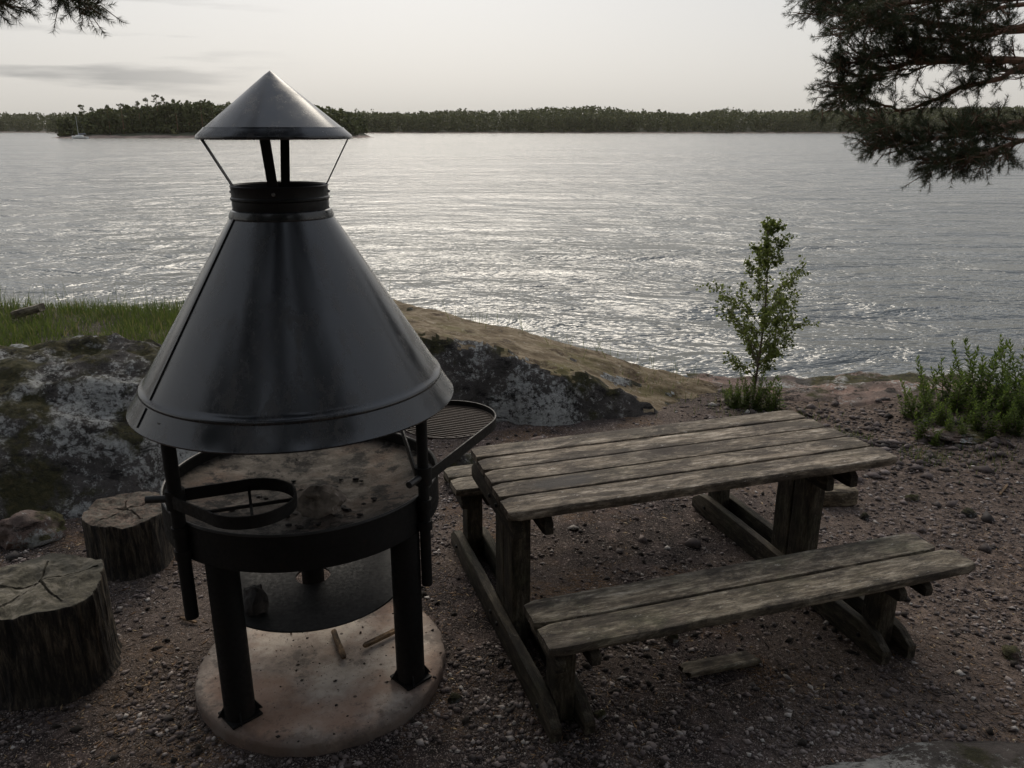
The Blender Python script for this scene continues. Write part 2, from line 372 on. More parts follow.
def m_water():
    """wave slopes worked out from the height field itself, so that far water keeps its chop"""
    t = NT('lake_water'); t.set(Base_Color=(.045, .052, .048), Roughness=.17); t.b.inputs['IOR'].default_value = 1.70
    geo = t.n.new('ShaderNodeNewGeometry'); P0 = geo.outputs['Position']
    def mapped(vec, scale, rot, loc):
        m = t.n.new('ShaderNodeMapping'); t.l.new(vec, m.inputs[0]); m.inputs['Scale'].default_value = scale; m.inputs['Rotation'].default_value = (0, 0, R(rot)); m.inputs['Location'].default_value = loc; return m.outputs[0]
    gust = t.ramp(t.noise(.05, 3, .6, mapped(P0, (.4, 1.2, 1), 6, (2, 7, 0))), [(.35, .62), (.65, 1.1)])
    def height(vec):
        big = t.noise(.30, 2, .5, mapped(vec, (.5, 1.0, 1), 22, (0, 0, 0)), .3)
        med = t.noise(.72, 5, .63, mapped(vec, (.55, 1.0, 1), 14, (3, 2, 0)), .5)
        sm = t.noise(4.2, 3, .6, mapped(vec, (.7, 1, 1), -10, (1, 5, 0)), .3)
        sw = t.noise(.085, 2, .5, mapped(vec, (.45, 1.0, 1), 18, (5, 0, 0)), .3)
        h = t.math('ADD', t.math('MULTIPLY_ADD', sw, 1.5, t.math('MULTIPLY', big, .80)), t.math('MULTIPLY', med, .66))
        return t.math('ADD', h, t.math('MULTIPLY', sm, .08))
    e = .04
    def off(v):
        a = t.n.new('ShaderNodeVectorMath'); a.operation = 'ADD'; t.l.new(P0, a.inputs[0]); a.inputs[1].default_value = v; return a.outputs[0]
    h0 = height(P0); hx = height(off((e, 0, 0))); hy = height(off((0, e, 0)))
    cx = t.math('MULTIPLY', t.math('MULTIPLY', t.math('SUBTRACT', h0, hx), 1/e), gust); cy = t.math('MULTIPLY', t.math('MULTIPLY', t.math('SUBTRACT', h0, hy), 1/e), gust)
    cb = t.n.new('ShaderNodeCombineXYZ'); t.put(cb.inputs[0], cx); t.put(cb.inputs[1], cy); cb.inputs[2].default_value = 1
    nm = t.n.new('ShaderNodeVectorMath'); nm.operation = 'NORMALIZE'; t.l.new(cb.outputs[0], nm.inputs[0]); t.l.new(nm.outputs[0], t.b.inputs['Normal'])
    return t.mat

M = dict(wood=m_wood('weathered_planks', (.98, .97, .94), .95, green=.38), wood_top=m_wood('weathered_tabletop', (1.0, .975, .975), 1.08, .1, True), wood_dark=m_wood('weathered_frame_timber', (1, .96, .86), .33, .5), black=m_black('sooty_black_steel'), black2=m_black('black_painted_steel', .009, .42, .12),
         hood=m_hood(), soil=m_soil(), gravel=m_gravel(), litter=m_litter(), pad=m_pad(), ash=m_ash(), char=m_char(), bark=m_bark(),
         rock=m_rock('lichened_rock', .45, .6), rock_mid=m_rock('mossy_bedrock', .05, .45, .45), flat=m_rock('bare_dark_rock', .15, .1, .1, .7), boulder=m_rock('reddish_rock', .2, .2, .9, 1.25),
         moss_rock=m_slope())

# ------------------------------------------------------------------ camera, sky, sun
cam = bpy.data.cameras.new('camera'); co = bpy.data.objects.new('camera', cam); C.objects.link(co)
cam.sensor_width = 36; cam.lens = 36*F/1024; co.location = (0, 0, H); co.rotation_euler = (PI/2-PITCH, 0, 0); cam.clip_start = .05; cam.clip_end = 6000
S = bpy.context.scene; S.camera = co
SUN_EL, SUN_AZ = R(41), R(-8)       # azimuth from +Y towards +X
w = bpy.data.worlds.new("World"); S.world = w; w.use_nodes = True
n = w.node_tree.nodes; l = w.node_tree.links; n.clear()
wo = n.new('ShaderNodeOutputWorld'); bg = n.new('ShaderNodeBackground'); l.new(bg.outputs[0], wo.inputs[0]); bg.inputs[1].default_value = .1
sky = n.new('ShaderNodeTexSky'); sky.sky_type = 'NISHITA'; sky.sun_disc = False; sky.sun_elevation = SUN_EL; sky.sun_rotation = SUN_AZ
sky.air_density = 1.0; sky.dust_density = 5.0; sky.ozone_density = 1.0
hs = n.new('ShaderNodeHueSaturation'); hs.inputs['Saturation'].default_value = .45; l.new(sky.outputs[0], hs.inputs['Color'])
mx = n.new('ShaderNodeMix'); mx.data_type = 'RGBA'; mx.inputs[0].default_value = .76; l.new(hs.outputs[0], mx.inputs[6])
tc = n.new('ShaderNodeTexCoord'); mp = n.new('ShaderNodeMapping'); l.new(tc.outputs['Generated'], mp.inputs[0]); mp.inputs['Scale'].default_value = (2.2, 2.2, 22)
mp.inputs['Location'].default_value = (.3, .1, .2)
no = n.new('ShaderNodeTexNoise'); no.inputs['Scale'].default_value = 1.6; no.inputs['Detail'].default_value = 5; l.new(mp.outputs[0], no.inputs['Vector'])
rp = n.new('ShaderNodeValToRGB'); rp.color_ramp.elements[0].position = .53; rp.color_ramp.elements[1].position = .64; l.new(no.outputs['Fac'], rp.inputs[0])
sx = n.new('ShaderNodeSeparateXYZ'); l.new(tc.outputs['Generated'], sx.inputs[0])
az = n.new('ShaderNodeMapRange'); az.inputs[1].default_value = -.22; az.inputs[2].default_value = -.42; l.new(sx.outputs[0], az.inputs[0])
mu = n.new('ShaderNodeMath'); mu.operation = 'MULTIPLY'; l.new(az.outputs[0], mu.inputs[0]); l.new(rp.outputs[0], mu.inputs[1])
mu2 = n.new('ShaderNodeMath'); mu2.operation = 'MULTIPLY'; l.new(mu.outputs[0], mu2.inputs[0]); mu2.inputs[1].default_value = .6
mc = n.new('ShaderNodeMix'); mc.data_type = 'RGBA'; l.new(mu2.outputs[0], mc.inputs[0]); l.new(mx.outputs[2], mc.inputs[6]); mc.inputs[7].default_value = (2.6, 2.6, 2.6, 1)
el = n.new('ShaderNodeValToRGB'); l.new(sx.outputs[2], el.inputs[0]); e_ = el.color_ramp.elements
for k_, (p_, c_) in enumerate(((0, (.73, .705, .66)), (.14, (.63, .63, .625)), (.4, (.58, .60, .63)), (1.0, (.58, .66, .80)))):
    q_ = e_[k_] if k_ < 2 else e_.new(p_); q_.position = p_; q_.color = c_+(1,)
vs_ = n.new('ShaderNodeVectorMath'); vs_.operation = 'SCALE'; vs_.inputs['Scale'].default_value = 9.2; l.new(el.outputs[0], vs_.inputs[0]); l.new(vs_.outputs[0], mx.inputs[7])
l.new(mc.outputs[2], bg.inputs[0])
sd = bpy.data.lights.new('sun', 'SUN'); sd.energy = 1.5; sd.angle = R(38); sd.color = (1, .90, .75); so = bpy.data.objects.new('sun', sd); C.objects.link(so)
dirv = Vector((math.sin(SUN_AZ)*math.cos(SUN_EL), math.cos(SUN_AZ)*math.cos(SUN_EL), math.sin(SUN_EL)))
so.rotation_euler = (-dirv).to_track_quat('-Z', 'Y').to_euler(); so.location = (0, 0, 30)
S.view_settings.view_transform = 'Standard'; S.view_settings.look = 'None'; S.view_settings.exposure = .2; S.view_settings.gamma = 1
S.cycles.max_bounces = 6; S.cycles.transparent_max_bounces = 8

# ------------------------------------------------------------------ terrain
EDGE = [(-14, 9.4), (-3, 8.9), (-1.5, 8.1), (-.8, 7.6), (.7, 7.25), (1.7, 7.05), (2.3, 6.95), (3.2, 6.85), (6, 6.7), (14, 7.4)]
def edge(x): return itp(EDGE, x)+.10*fbm(x*1.3, 2.2)
def gh(x, y):
    z = .012*fbm(x*1.6, y*1.6, 1, 3)+.006*fbm(x*7, y*7, 2, 3)
    z += .24*ss(5.6, 7.2, y)*ss(-.6, -1.9, x)
    z += .10*ss(3.0, 4.0, x)*ss(4.5, 5.2, y)*(1-ss(6.2, 6.8, y))+.02*ss(4.8, 5.6, y)*abs(fbm(x*3, y*3, 5, 4))
    z -= .05*ss(5.2, 6.0, y)*ss(1.6, 2.2, x)*(1-ss(2.9, 3.4, x))
    e = edge(x)
    if y > e: z -= .85*(y-e)**1.25*(1+.25*fbm(x, y, 4))
    return max(z, -3.2)
TOPH = [(-14, .58), (-3.6, .70), (-2.6, .72), (-2.3, .66), (-1.8, .60), (-1.2, .64), (-.8, .66), (-.1, .53), (.38, .36), (.77, .19), (1.09, .03), (1.35, -.07), (2.0, -.15), (3, -.4), (14, -.5)]
TBACK = [(-14, .7), (-1.3, .62), (-.8, .58), (-.1, .47), (.81, .30), (1.74, .13), (2.0, .03), (2.3, -.12), (3, -.4), (14, -.5)]
FY0 = [(-14, 3.4), (-3, 3.75), (-2.4, 4.15), (-1.7, 5.3), (-1.2, 5.75), (1, 5.85), (2, 5.9), (14, 5.9)]
FY1 = [(-14, 5.1), (-3, 5.1), (-2.4, 5.2), (-1.7, 5.8), (-1.2, 6.02), (1, 6.12), (2, 6.2), (14, 6.4)]
def rh(x, y):
    wx = .15*fbm(x*1.1, y*1.1, 8, 3)
    T = itp(TOPH, x+wx); a = itp(FY0, x+wx)+.12*fbm(x*1.7, 3, 3); b = itp(FY1, x+wx)
    t = (y-a)/(b-a)
    up = 0 if t <= 0 else (1 if t >= 1 else math.sin(t*PI/2)**(.75 if x > -1.5 else 1.0))
    if x+wx > -1.6: T = lerp(T, lerp(T, itp(TBACK, x+wx*.5), max(0, min(1, (y-6.1)/1.1))), ss(-1.6, -1.2, x+wx))
    z = -.35+(T+.35)*up
    left = ss(-1.9, -2.5, x)
    z -= left*.75*ss(5.6, 6.6, y)
    e = edge(x)-.25
    smo = 1-.72*ss(-1.3, -.8, x)*ss(6.1, 6.3, y)
    r1 = 1-abs(fbm(x*1.4, y*1.4+z, z*2, 3)); 
    z += smo*up*(.07*fbm(x*1.3, y*1.6, 2.5, 4)+.075*noise.ridged_multi_fractal(Vector((x*1.6, y*3.9, z*2)), .8, 2.2, 6, 1, 2)-.09+.02*fbm(x*9, y*14, z*9, 4))
    if y > e: z -= .9*(y-e)**1.2
    return max(z, -3.0)
def axis(*segs):
    out = []
    for a, b, d in segs:
        k = max(1, int(round((b-a)/d))); out += [a+(b-a)*i/k for i in range(k)]
    return out+[segs[-1][1]]
def grid(name, xs, ys, fn, mat, keep=None):
    nx, ny = len(xs), len(ys)
    V = np.empty((ny, nx, 3), np.float32)
    for j, y in enumerate(ys):
        for i, x in enumerate(xs): V[j, i] = (x, y, fn(x, y))
    idx = np.arange(nx*ny).reshape(ny, nx)
    Fq = np.stack([idx[:-1, :-1], idx[:-1, 1:], idx[1:, 1:], idx[1:, :-1]], -1).reshape(-1, 4)
    return rawmesh(name, V, Fq, mat, smooth=True)
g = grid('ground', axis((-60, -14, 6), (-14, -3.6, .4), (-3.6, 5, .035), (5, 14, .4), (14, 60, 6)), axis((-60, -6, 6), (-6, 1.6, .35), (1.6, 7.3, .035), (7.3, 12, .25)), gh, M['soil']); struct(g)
b = grid('bedrock', axis((-12, -4.2, .15), (-4.2, 2.4, .028)), axis((3.5, 7.4, .028), (7.4, 11, .12)), rh, None or M['rock_mid'])
struct(b); b.data.materials.clear(); b.data.materials.append(M['rock']); b.data.materials.append(M['moss_rock'])
# the mossy crest is its own kind of surface: faces behind the front edge, right part
mi = []
for p_ in b.data.polygons:
    c = p_.center
    mi.append(1 if (c.x > -1.3 and c.y > itp(FY0, c.x)+.12 and p_.normal.z > .80+.10*fbm(c.x*5, c.y*5, 1, 3)) else 0)
b.data.polygons.foreach_set('material_index', mi)
# flat rock bottom right
def fr(x, y):
    d = math.hypot((x-1.95)/1.5, (y-2.06)/.45)
    return .11*(1-ss(.55, 1.15, d+.18*fbm(x*1.5, y*2.5, 3)))-.045+.012*fbm(x*3, y*6, 2)
f_ = grid('flat_rock', axis((.1, 4.0, .03)), axis((1.3, 2.8, .03)), fr, M['flat']); struct(f_)
def lg(x, y):
    d = math.hypot((x-3.05)/1.15, (y-6.75)/.42)
    return gh(x, min(y, edge(x)))-.03+.10*(1-ss(.5, 1.1, d+.25*fbm(x*2, y*3, 3)))+.03*fbm(x*4, y*7, 2, 5)-.05
ld = grid('shore_rock', axis((1.7, 4.5, .035)), axis((6.1, 7.5, .035)), lg, M['boulder']); struct(ld)
# lake
wm = m_water()
wb = rawmesh('water', [(-3000, -40, WATER), (3000, -40, WATER), (3000, 4500, WATER), (-3000, 4500, WATER)], [(0, 1, 2, 3)], wm); struct(wb)

def surf(x, y): return max(gh(x, y), rh(x, y) if y > 3.4 and x < 2.5 else -9)

# gravel: small stones scattered over the soil (uncountable)
ico_v = []; ph = (1+5**.5)/2
for a_, b_ in ((-1, ph), (1, ph), (-1, -ph), (1, -ph)): ico_v += [(a_, b_, 0), (0, a_, b_), (b_, 0, a_)]
ico_v = np.array(ico_v)/math.hypot(1, ph)
def hull(vs):
    fs = []
    N = len(vs)
    for i in range(N):
        for j in range(i+1, N):
            for k in range(j+1, N):
                nn = np.cross(vs[j]-vs[i], vs[k]-vs[i]); d = (vs-vs[i])@nn
                if (d <= 1e-6).all(): fs.append((i, j, k))
                elif (d >= -1e-6).all(): fs.append((i, k, j))
    return np.array(fs)
ico_f = hull(ico_v)
def scatter(name, pts, sizes, flat, mat, col, elong=1.0, lift=.25):
    n_ = len(pts); V = np.empty((n_, 12, 3), np.float32)
    for i in range(n_):
        s_ = sizes[i]; sc = np.array([s_*random.uniform(.8, 1.3)*elong, s_*random.uniform(.6, 1), s_*flat*random.uniform(.6, 1.1)])
        v = ico_v*(1+rng.uniform(-.28, .28, (12, 1)))*sc
        m = np.array(Matrix.Rotation(random.uniform(0, 2*PI), 3, 'Z') @ Matrix.Rotation(random.gauss(0, .25), 3, 'X') @ Matrix.Rotation(random.gauss(0, .25), 3, 'Y'))
        V[i] = v@m.T+np.array(pts[i])+np.array([0, 0, s_*flat*lift])
    Fc = (ico_f[None]+12*np.arange(n_)[:, None, None]).reshape(-1, 3)
    return rawmesh(name, V, Fc, mat, col=np.repeat(col, 12))
PADC = (-.803, 2.90)
octa = np.array([(1, 0, 0), (0, 1, 0), (-1, 0, 0), (0, -1, 0), (.1, .05, 1), (0, 0, -1)], float)
octf = np.array([(0, 1, 4), (1, 2, 4), (2, 3, 4), (3, 0, 4), (1, 0, 5), (2, 1, 5), (3, 2, 5), (0, 3, 5)])
def chips(name, n_, dens, size, flat, elong, mat, colf, seed, ylo=1.7, yhi=7.0, ymode=2.5, on_slab=False):
    """angular chips on the soil, each a turned and skewed eight-sided flake"""
    random.seed(seed); P_ = []; Sz = []; Cc = []
    if on_slab:
        while len(P_) < n_:
            a = random.uniform(0, 2*PI); r = .51*(1-random.random()**2.2*.9)
            P_.append((PADC[0]+r*math.cos(a), PADC[1]+r*math.sin(a), .0585)); Sz.append(size(0, 0)); Cc.append(colf())
    while len(P_) < n_:
        y = random.triangular(ylo, yhi, ymode); x = random.uniform(-.70, .70)*(y*.953+.67)
        if math.hypot(x-PADC[0], y-PADC[1]) < .525 or random.random() > dens(x, y): continue
        if x < 2.5 and y > 3.3:
            z = gh(x, y)
            if rh(x, y) > z+.02: continue
        else: z = gh(x, y)
        if y > edge(x)+.2: continue
        P_.append((x, y, z)); Sz.append(size(x, y)); Cc.append(colf())
    P_ = np.array(P_); Sz = np.array(Sz); k = len(P_)
    V = octa[None]*(1+rng.uniform(-.35, .35, (k, 6, 1)))*np.stack([Sz*elong*rng.uniform(.7, 1.4, k), Sz*rng.uniform(.6, 1.1, k), Sz*flat*rng.uniform(.6, 1.3, k)], 1)[:, None, :]
    th = rng.uniform(0, 2*PI, k); tl = rng.normal(0, .35, k); c, s_ = np.cos(tl)[:, None], np.sin(tl)[:, None]
    V = np.stack([V[..., 0], V[..., 1]*c-V[..., 2]*s_, V[..., 1]*s_+V[..., 2]*c], -1)
    c, s_ = np.cos(th)[:, None], np.sin(th)[:, None]
    V = np.stack([V[..., 0]*c-V[..., 1]*s_, V[..., 0]*s_+V[..., 1]*c, V[..., 2]], -1)+P_[:, None, :]+np.array([0, 0, 1])*(Sz*flat*.3)[:, None, None]
    Fc = (octf[None]+6*np.arange(k)[:, None, None]).reshape(-1, 3)
    return rawmesh(name, V, Fc, mat, col=np.repeat(np.array(Cc), 6))
def rough_zone(x, y): return ss(4.6, 5.4, y)*ss(1.3, 1.9, x)*(1-ss(3.2, 3.8, x))
o = chips('gravel', 85000, lambda x, y: .12+.9*ss(-.12, .25, fbm(x*1.0, y*1.0, 6, 4))+.25*ss(.6, 2.0, x), lambda x, y: min(.017, .0019*random.paretovariate(1.8)), .6, 1.0, M['gravel'], lambda: random.uniform(.7, 1) if random.random() < .42 else random.uniform(.05, .7), 1)
tag(o, 'loose pinkish grey gravel and grit scattered over the dark soil', 'gravel', kind='stuff')
o = chips('grit', 420, None, lambda x, y: min(.008, .0013*random.paretovariate(1.8)), .6, 1.2, M['litter'], lambda: random.random()**2*.8, 7, on_slab=True)
tag(o, 'dark grit and crumbs spilled over the round concrete slab', 'grit', kind='stuff')
o = chips('rubble', 2600, lambda x, y: .04+rough_zone(x, y)+.10*ss(.6, 2, x), lambda x, y: min(.05, .010*random.paretovariate(2.2)), .6, 1.1, M['gravel'], lambda: min(1, max(0, random.gauss(.42, .24))), 2, 3.0, 7.0, 5.4)
tag(o, 'dark broken stones and clods on the path towards the right-hand shore', 'rubble', kind='stuff')
o = chips('leaf_litter', 15000, lambda x, y: .12+1.1*fbm(x*1.3+5, y*1.3, 2, 3)+.35*ss(-.9, -1.5, x), lambda x, y: random.uniform(.002, .0055), .25, 3.2, M['litter'], lambda: random.random()**1.6, 3)
tag(o, 'fine orange brown needles and bark chips strewn over the ground', 'litter', kind='stuff')
o = chips('twig_litter', 900, lambda x, y: .2+1.0*fbm(x*.9+2, y*.9, 4, 3), lambda x, y: random.uniform(.0025, .0045), .7, 9, M['litter'], lambda: random.random()*.75, 8)
tag(o, 'small broken twigs lying among the gravel', 'twigs', kind='stuff')
o = chips('pine_cones', 260, lambda x, y: .3+.8*fbm(x*1.5, y*1.5, 9, 2), lambda x, y: random.uniform(.012, .019), .9, 1.3, m_plain('old_cone', (.02, .014, .01), .9, .5), lambda: .1, 4)
tag(o, 'small dark fallen cones and clods dotted over the ground', 'fallen cones', kind='stuff')

# single stones that can be told apart
def lump(sx, sy, sz_, seed, mat, sub=3, rough=.22, ang=True):
    import bmesh
    bm = bmesh.new(); bmesh.ops.create_icosphere(bm, subdivisions=sub, radius=1)
    for v in bm.verts:
        c = v.co
        k = 1+rough*fbm(c.x*1.1+seed, c.y*1.1, c.z*1.1, 4)+rough*.5*(noise.cell(Vector((c.x*1.7+seed, c.y*1.7, c.z*1.7)))-.5)
        q = c*k; q.z = max(q.z, -.55)
        v.co = Vector((q.x*sx, q.y*sy, (q.z+.5)*sz_))
    me = bpy.data.meshes.new('rock'); bm.to_mesh(me); bm.free(); me.materials.append(mat)
    me.polygons.foreach_set('use_smooth', [True]*len(me.polygons)); me.set_sharp_from_angle(angle=R(38))
    return me
def put(me, name, loc, rz, label, cat, group=None):
    o = bpy.data.objects.new(name, me); C.objects.link(o); o.location = loc; o.rotation_euler = (0, 0, rz); tag(o, label, cat, group); return o
def stone(pxx, pyy, sx, sy, sz_, seed, label, mat='boulder', rz=0, sub=3, group=None):
    p = px(pxx, pyy, 0.0); z = surf(p.x, p.y); p = px(pxx, pyy, z)
    return put(lump(sx, sy, sz_, seed, M[mat], sub), 'stone', (p.x, p.y, surf(p.x, p.y)-.12*sz_), rz, label, 'stone', group)
stone(912, 500, .052, .03, .028, 1, 'flat pale stone lying alone on the gravel to the right of the table', rz=.2)
stone(864, 519, .024, .022, .03, 2, 'small dark lump of stone on the gravel between table end and bench', 'flat')
stone(968, 515, .045, .04, .03, 3, 'dull grey stone near the right edge of the photo', 'flat', .5)
stone(915, 580, .035, .028, .025, 4, 'blue grey stone just right of the bench end', 'flat', .9)
stone(1010, 655, .05, .04, .03, 6, 'rounded stone at the lower right edge of the photo', 'boulder', 1.2)
stone(600, 716, .03, .02, .02, 7, 'pale chip of stone right of the left bench foot', 'boulder', .4)
stone(672, 640, .03, .026, .03, 8, 'small stone under the front bench, left of the broken board', 'boulder')
stone(455, 700, .03, .022, .02, 9, 'stone beside the right edge of the round concrete slab', 'flat', .3)
stone(965, 434, .30, .16, .03, 12, 'low broad slab of stone in front of the leafy plants', 'boulder', .1, 4)
stone(30, 520, .17, .13, .13, 13, 'reddish boulder behind the left stump at the foot of the rock', 'boulder', .4, 4)
stone(40, 480, .2, .12, .12, 14, 'dark boulder lying against the big rock above the left stump', 'flat', 1.0, 4)
stone(545, 405, .16, .12, .12, 17, 'rounded stone at the foot of the bedrock behind the tabletop', 'boulder', .2, 4)
stone(505, 412, .14, .12, .11, 18, 'rounded stone between the grill grate and the bedrock', 'boulder', .9, 4)
stone(465, 400, .15, .12, .15, 19, 'stone leaning on the bedrock just behind the round grate', 'rock', 2.9, 4)

# ------------------------------------------------------------------ picnic table
P = (.779, 3.492, 0); T = thing('picnic_table', 'weathered grey timber picnic table with two attached benches on gravel', 'picnic table', P, R(17.7))
m = MB(); W0 = -.352; pw = .1305; gap = .013
for k in range(5):
    y0 = W0+k*(pw+gap); tv = .0 if k else .01
    if k == 0: m.plank(-.945, .955, y0-.012, y0+pw, .708, .752, seed=k+1, r=.008, wob=.006, endw=.001)
    else: m.plank(-.945+random.uniform(-.003, .003)+.007*k, .945-.014*k+random.uniform(-.004, .004), y0, y0+pw, .709, .751+random.uniform(-.002, .002), seed=k+1, r=.005, wob=.0022)
m.build('tabletop', M['wood_top'], T)
for sgn, zz in ((-1, 1), (1, 1)):
    m = MB()
    yc = sgn*.685
    for k in range(2):
        y0 = yc-.162+k*(.154+.010)
        outer = (k == 0 and sgn < 0) or (k == 1 and sgn > 0)
        m.plank(-.945, .945+(.035 if outer else -.02), y0, y0+.154, .408 if outer else .41, .452, seed=20+k+sgn*3, r=.012 if outer else .005, wob=.006 if outer else .002, endw=.001)
    m.build('bench_seat', M['wood'], T)
Rz = Matrix.Rotation(PI/2, 4, 'Z')
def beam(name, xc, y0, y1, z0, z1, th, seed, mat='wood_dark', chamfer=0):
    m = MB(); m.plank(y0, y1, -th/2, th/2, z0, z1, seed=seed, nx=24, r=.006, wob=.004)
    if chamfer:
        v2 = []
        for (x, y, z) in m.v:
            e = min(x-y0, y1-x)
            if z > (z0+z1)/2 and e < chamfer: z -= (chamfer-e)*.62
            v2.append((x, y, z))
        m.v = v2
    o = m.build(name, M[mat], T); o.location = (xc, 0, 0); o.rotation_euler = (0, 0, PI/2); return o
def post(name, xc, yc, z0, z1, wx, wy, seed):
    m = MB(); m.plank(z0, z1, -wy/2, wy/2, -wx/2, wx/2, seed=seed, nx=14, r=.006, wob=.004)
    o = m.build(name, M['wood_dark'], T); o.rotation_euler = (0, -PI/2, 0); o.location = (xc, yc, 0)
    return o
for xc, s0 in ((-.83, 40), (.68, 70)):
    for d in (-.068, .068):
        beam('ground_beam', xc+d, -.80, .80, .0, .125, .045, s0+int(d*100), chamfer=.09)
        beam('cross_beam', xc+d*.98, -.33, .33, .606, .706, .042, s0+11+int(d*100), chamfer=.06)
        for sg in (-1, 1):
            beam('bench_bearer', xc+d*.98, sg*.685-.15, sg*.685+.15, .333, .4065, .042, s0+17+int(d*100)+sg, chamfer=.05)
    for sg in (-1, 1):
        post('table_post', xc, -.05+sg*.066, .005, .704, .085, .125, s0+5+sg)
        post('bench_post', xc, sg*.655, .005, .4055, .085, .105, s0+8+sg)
        for (yy, zz) in ((-.05+sg*.05, .07), (sg*.655, .06), (-.05+sg*.05, .66), (sg*.655, .37)):
            for sx in (-1, 1):
                m = MB(); m.tube([(xc+sx*.090, yy, zz), (xc+sx*.099, yy, zz)], [.011, .008], 8); m.build('bolt', M['black'], T)

# ------------------------------------------------------------------ barbecue
GX, GY = -.842, 2.98
G = thing('barbecue_grill', 'black steel barbecue grill with tall conical smoke hood standing on a round slab', 'grill', (GX, GY, 0))
A1, A2 = R(246), R(332)
m = MB()
hoodprof = []
def hr(z): return .169+(.609-.169)*(1.92-z)/(1.92-1.212)
zs = [1.92, 1.8, 1.65, 1.5, 1.38, 1.32]
for z in zs: hoodprof.append((hr(z), z))
hoodprof += [(hr(1.305), 1.305), (hr(1.300)+.004, 1.303), (hr(1.296)+.006, 1.297), (hr(1.290)+.004, 1.291), (hr(1.287), 1.287), (hr(1.25), 1.25), (.606, 1.218), (.611, 1.212), (.609, 1.206), (.600, 1.206), (.597, 1.215), (hr(1.3)-.006, 1.3), (hr(1.6)-.006, 1.6), (.163, 1.92)]
m.lathe(hoodprof, 128)
hood = m.build('smoke_hood', M['hood'], G, smooth=50)
m = MB()   # raised lock seam down the sheet
a = R(222)
p0 = [(hr(z)*math.cos(a)+.0025*math.cos(a), hr(z)*math.sin(a)+.0025*math.sin(a), z+.001) for z in (1.905, 1.7, 1.5, 1.31)]
m.band(p0, .012, .004, up=Vector((-math.sin(a), math.cos(a), 0)))
p1 = [((hr(z)+.0025)*math.cos(a), (hr(z)+.0025)*math.sin(a), z+.001) for z in (1.284, 1.222)]
m.band(p1, .012, .004, up=Vector((-math.sin(a), math.cos(a), 0)))
m.build('seam', M['hood'], hood)
m = MB(); m.lathe([(.171, 1.893), (.186, 1.893), (.187, 1.9), (.179, 1.921), (.172, 1.924)], 96); m.build('hood_ring', M['hood'], hood)
m = MB(); m.lathe([(.168, 1.915), (.1705, 1.93), (.1705, 1.955), (.175, 1.960), (.175, 1.966), (.1705, 1.970), (.1705, 2.000), (.174, 2.006), (.170, 2.010), (.164, 2.004), (.164, 1.915)], 96)
col_ = m.build('chimney_collar', M['black2'], G)
mriv = m_plain('dull_steel', (.35, .35, .34), .35, .2, .8)
for k in range(4):
    a = R(-82+90*k); c_, s_ = math.cos(a), math.sin(a)
    m = MB(); m.tube([(c_*.170, s_*.170, 1.985), (c_*.177, s_*.177, 1.985)], [.007, .005], 8); m.build('rivet', mriv, col_)
m = MB(); m.lathe([(.001, 2.393), (.02, 2.380), (.1, 2.315), (.18, 2.2505), (.236, 2.205), (.240, 2.206), (.245, 2.199), (.267, 2.180), (.270, 2.172), (.268, 2.166), (.262, 2.170), (.24, 2.19), (.1, 2.303), (.001, 2.384)], 112)
cap = m.build('rain_cap', M['hood'], G, smooth=50)
for k in range(4):
    a = R(-82+90*k); c_, s_ = math.cos(a), math.sin(a)
    m = MB(); m.band([(c_*.162, s_*.162, 1.93), (c_*.162, s_*.162, 2.0), (c_*.256, s_*.256, 2.172), (c_*.262, s_*.262, 2.176)], .034, .0035, up=Vector((-s_, c_, 0)))
    m.build('cap_strut', M['black'], G)
# fire pan
m = MB(); m.lathe([(.533, .872), (.5395, .872), (.5395, .735), (.30, .725), (.05, .72), (.001, .72)], 128); m.lathe([(.533, .872), (.530, .74)], 128)
pan = m.build('fire_pan', M['black'], G, smooth=35)
m = MB(); m.lathe([(.5285+.006*math.cos(R(k*45))+.006, .8745+.006*math.sin(R(k*45))) for k in range(8)], 128, closed=True)
m.build('pan_rim', m_black('worn_rim_steel', .03, .38, .2), pan)
def pan_floor():
    V = []; N = 150
    me_v = []; me_f = []
    for j in range(48):
        r = .533*j/47
        for i in range(N):
            a = 2*PI*i/N; x = r*math.cos(a); y = r*math.sin(a)
            z = .765+.062*(r/.533)**2.2+.011*fbm(x*7, y*7, 1, 5)*(1-(r/.533)**6)
            z += .018*math.exp(-((x-.03)**2+(y+.06)**2)/.018)
            me_v.append((x, y, z))
    for j in range(47):
        for i in range(N):
            i2 = (i+1) % N; me_f.append((j*N+i, j*N+i2, (j+1)*N+i2, (j+1)*N+i))
    return me_v, me_f
v_, f__ = pan_floor(); o = rawmesh('ash_bed', v_, f__, M['ash'], pan, smooth=True)
m = MB()
for k in range(70):   # charcoal crumbs
    r = abs(random.gauss(0, .16)); a = random.uniform(0, 2*PI); x = .05+r*math.cos(a); y = -.05+r*math.sin(a); s_ = random.uniform(.004, .014)
    if math.hypot(x, y) > .48: continue
    z = .772+.062*(math.hypot(x, y)/.533)**2.2
    vs = [Vector(q)*s_*random.uniform(.7, 1.2) for q in ico_v]; m.add([(x+q.x*1.4, y+q.y, z+q.z*.7) for q in vs], [tuple(q) for q in ico_f])
m.build('charcoal', M['char'], pan, smooth=0)['kind'] = 'stuff'
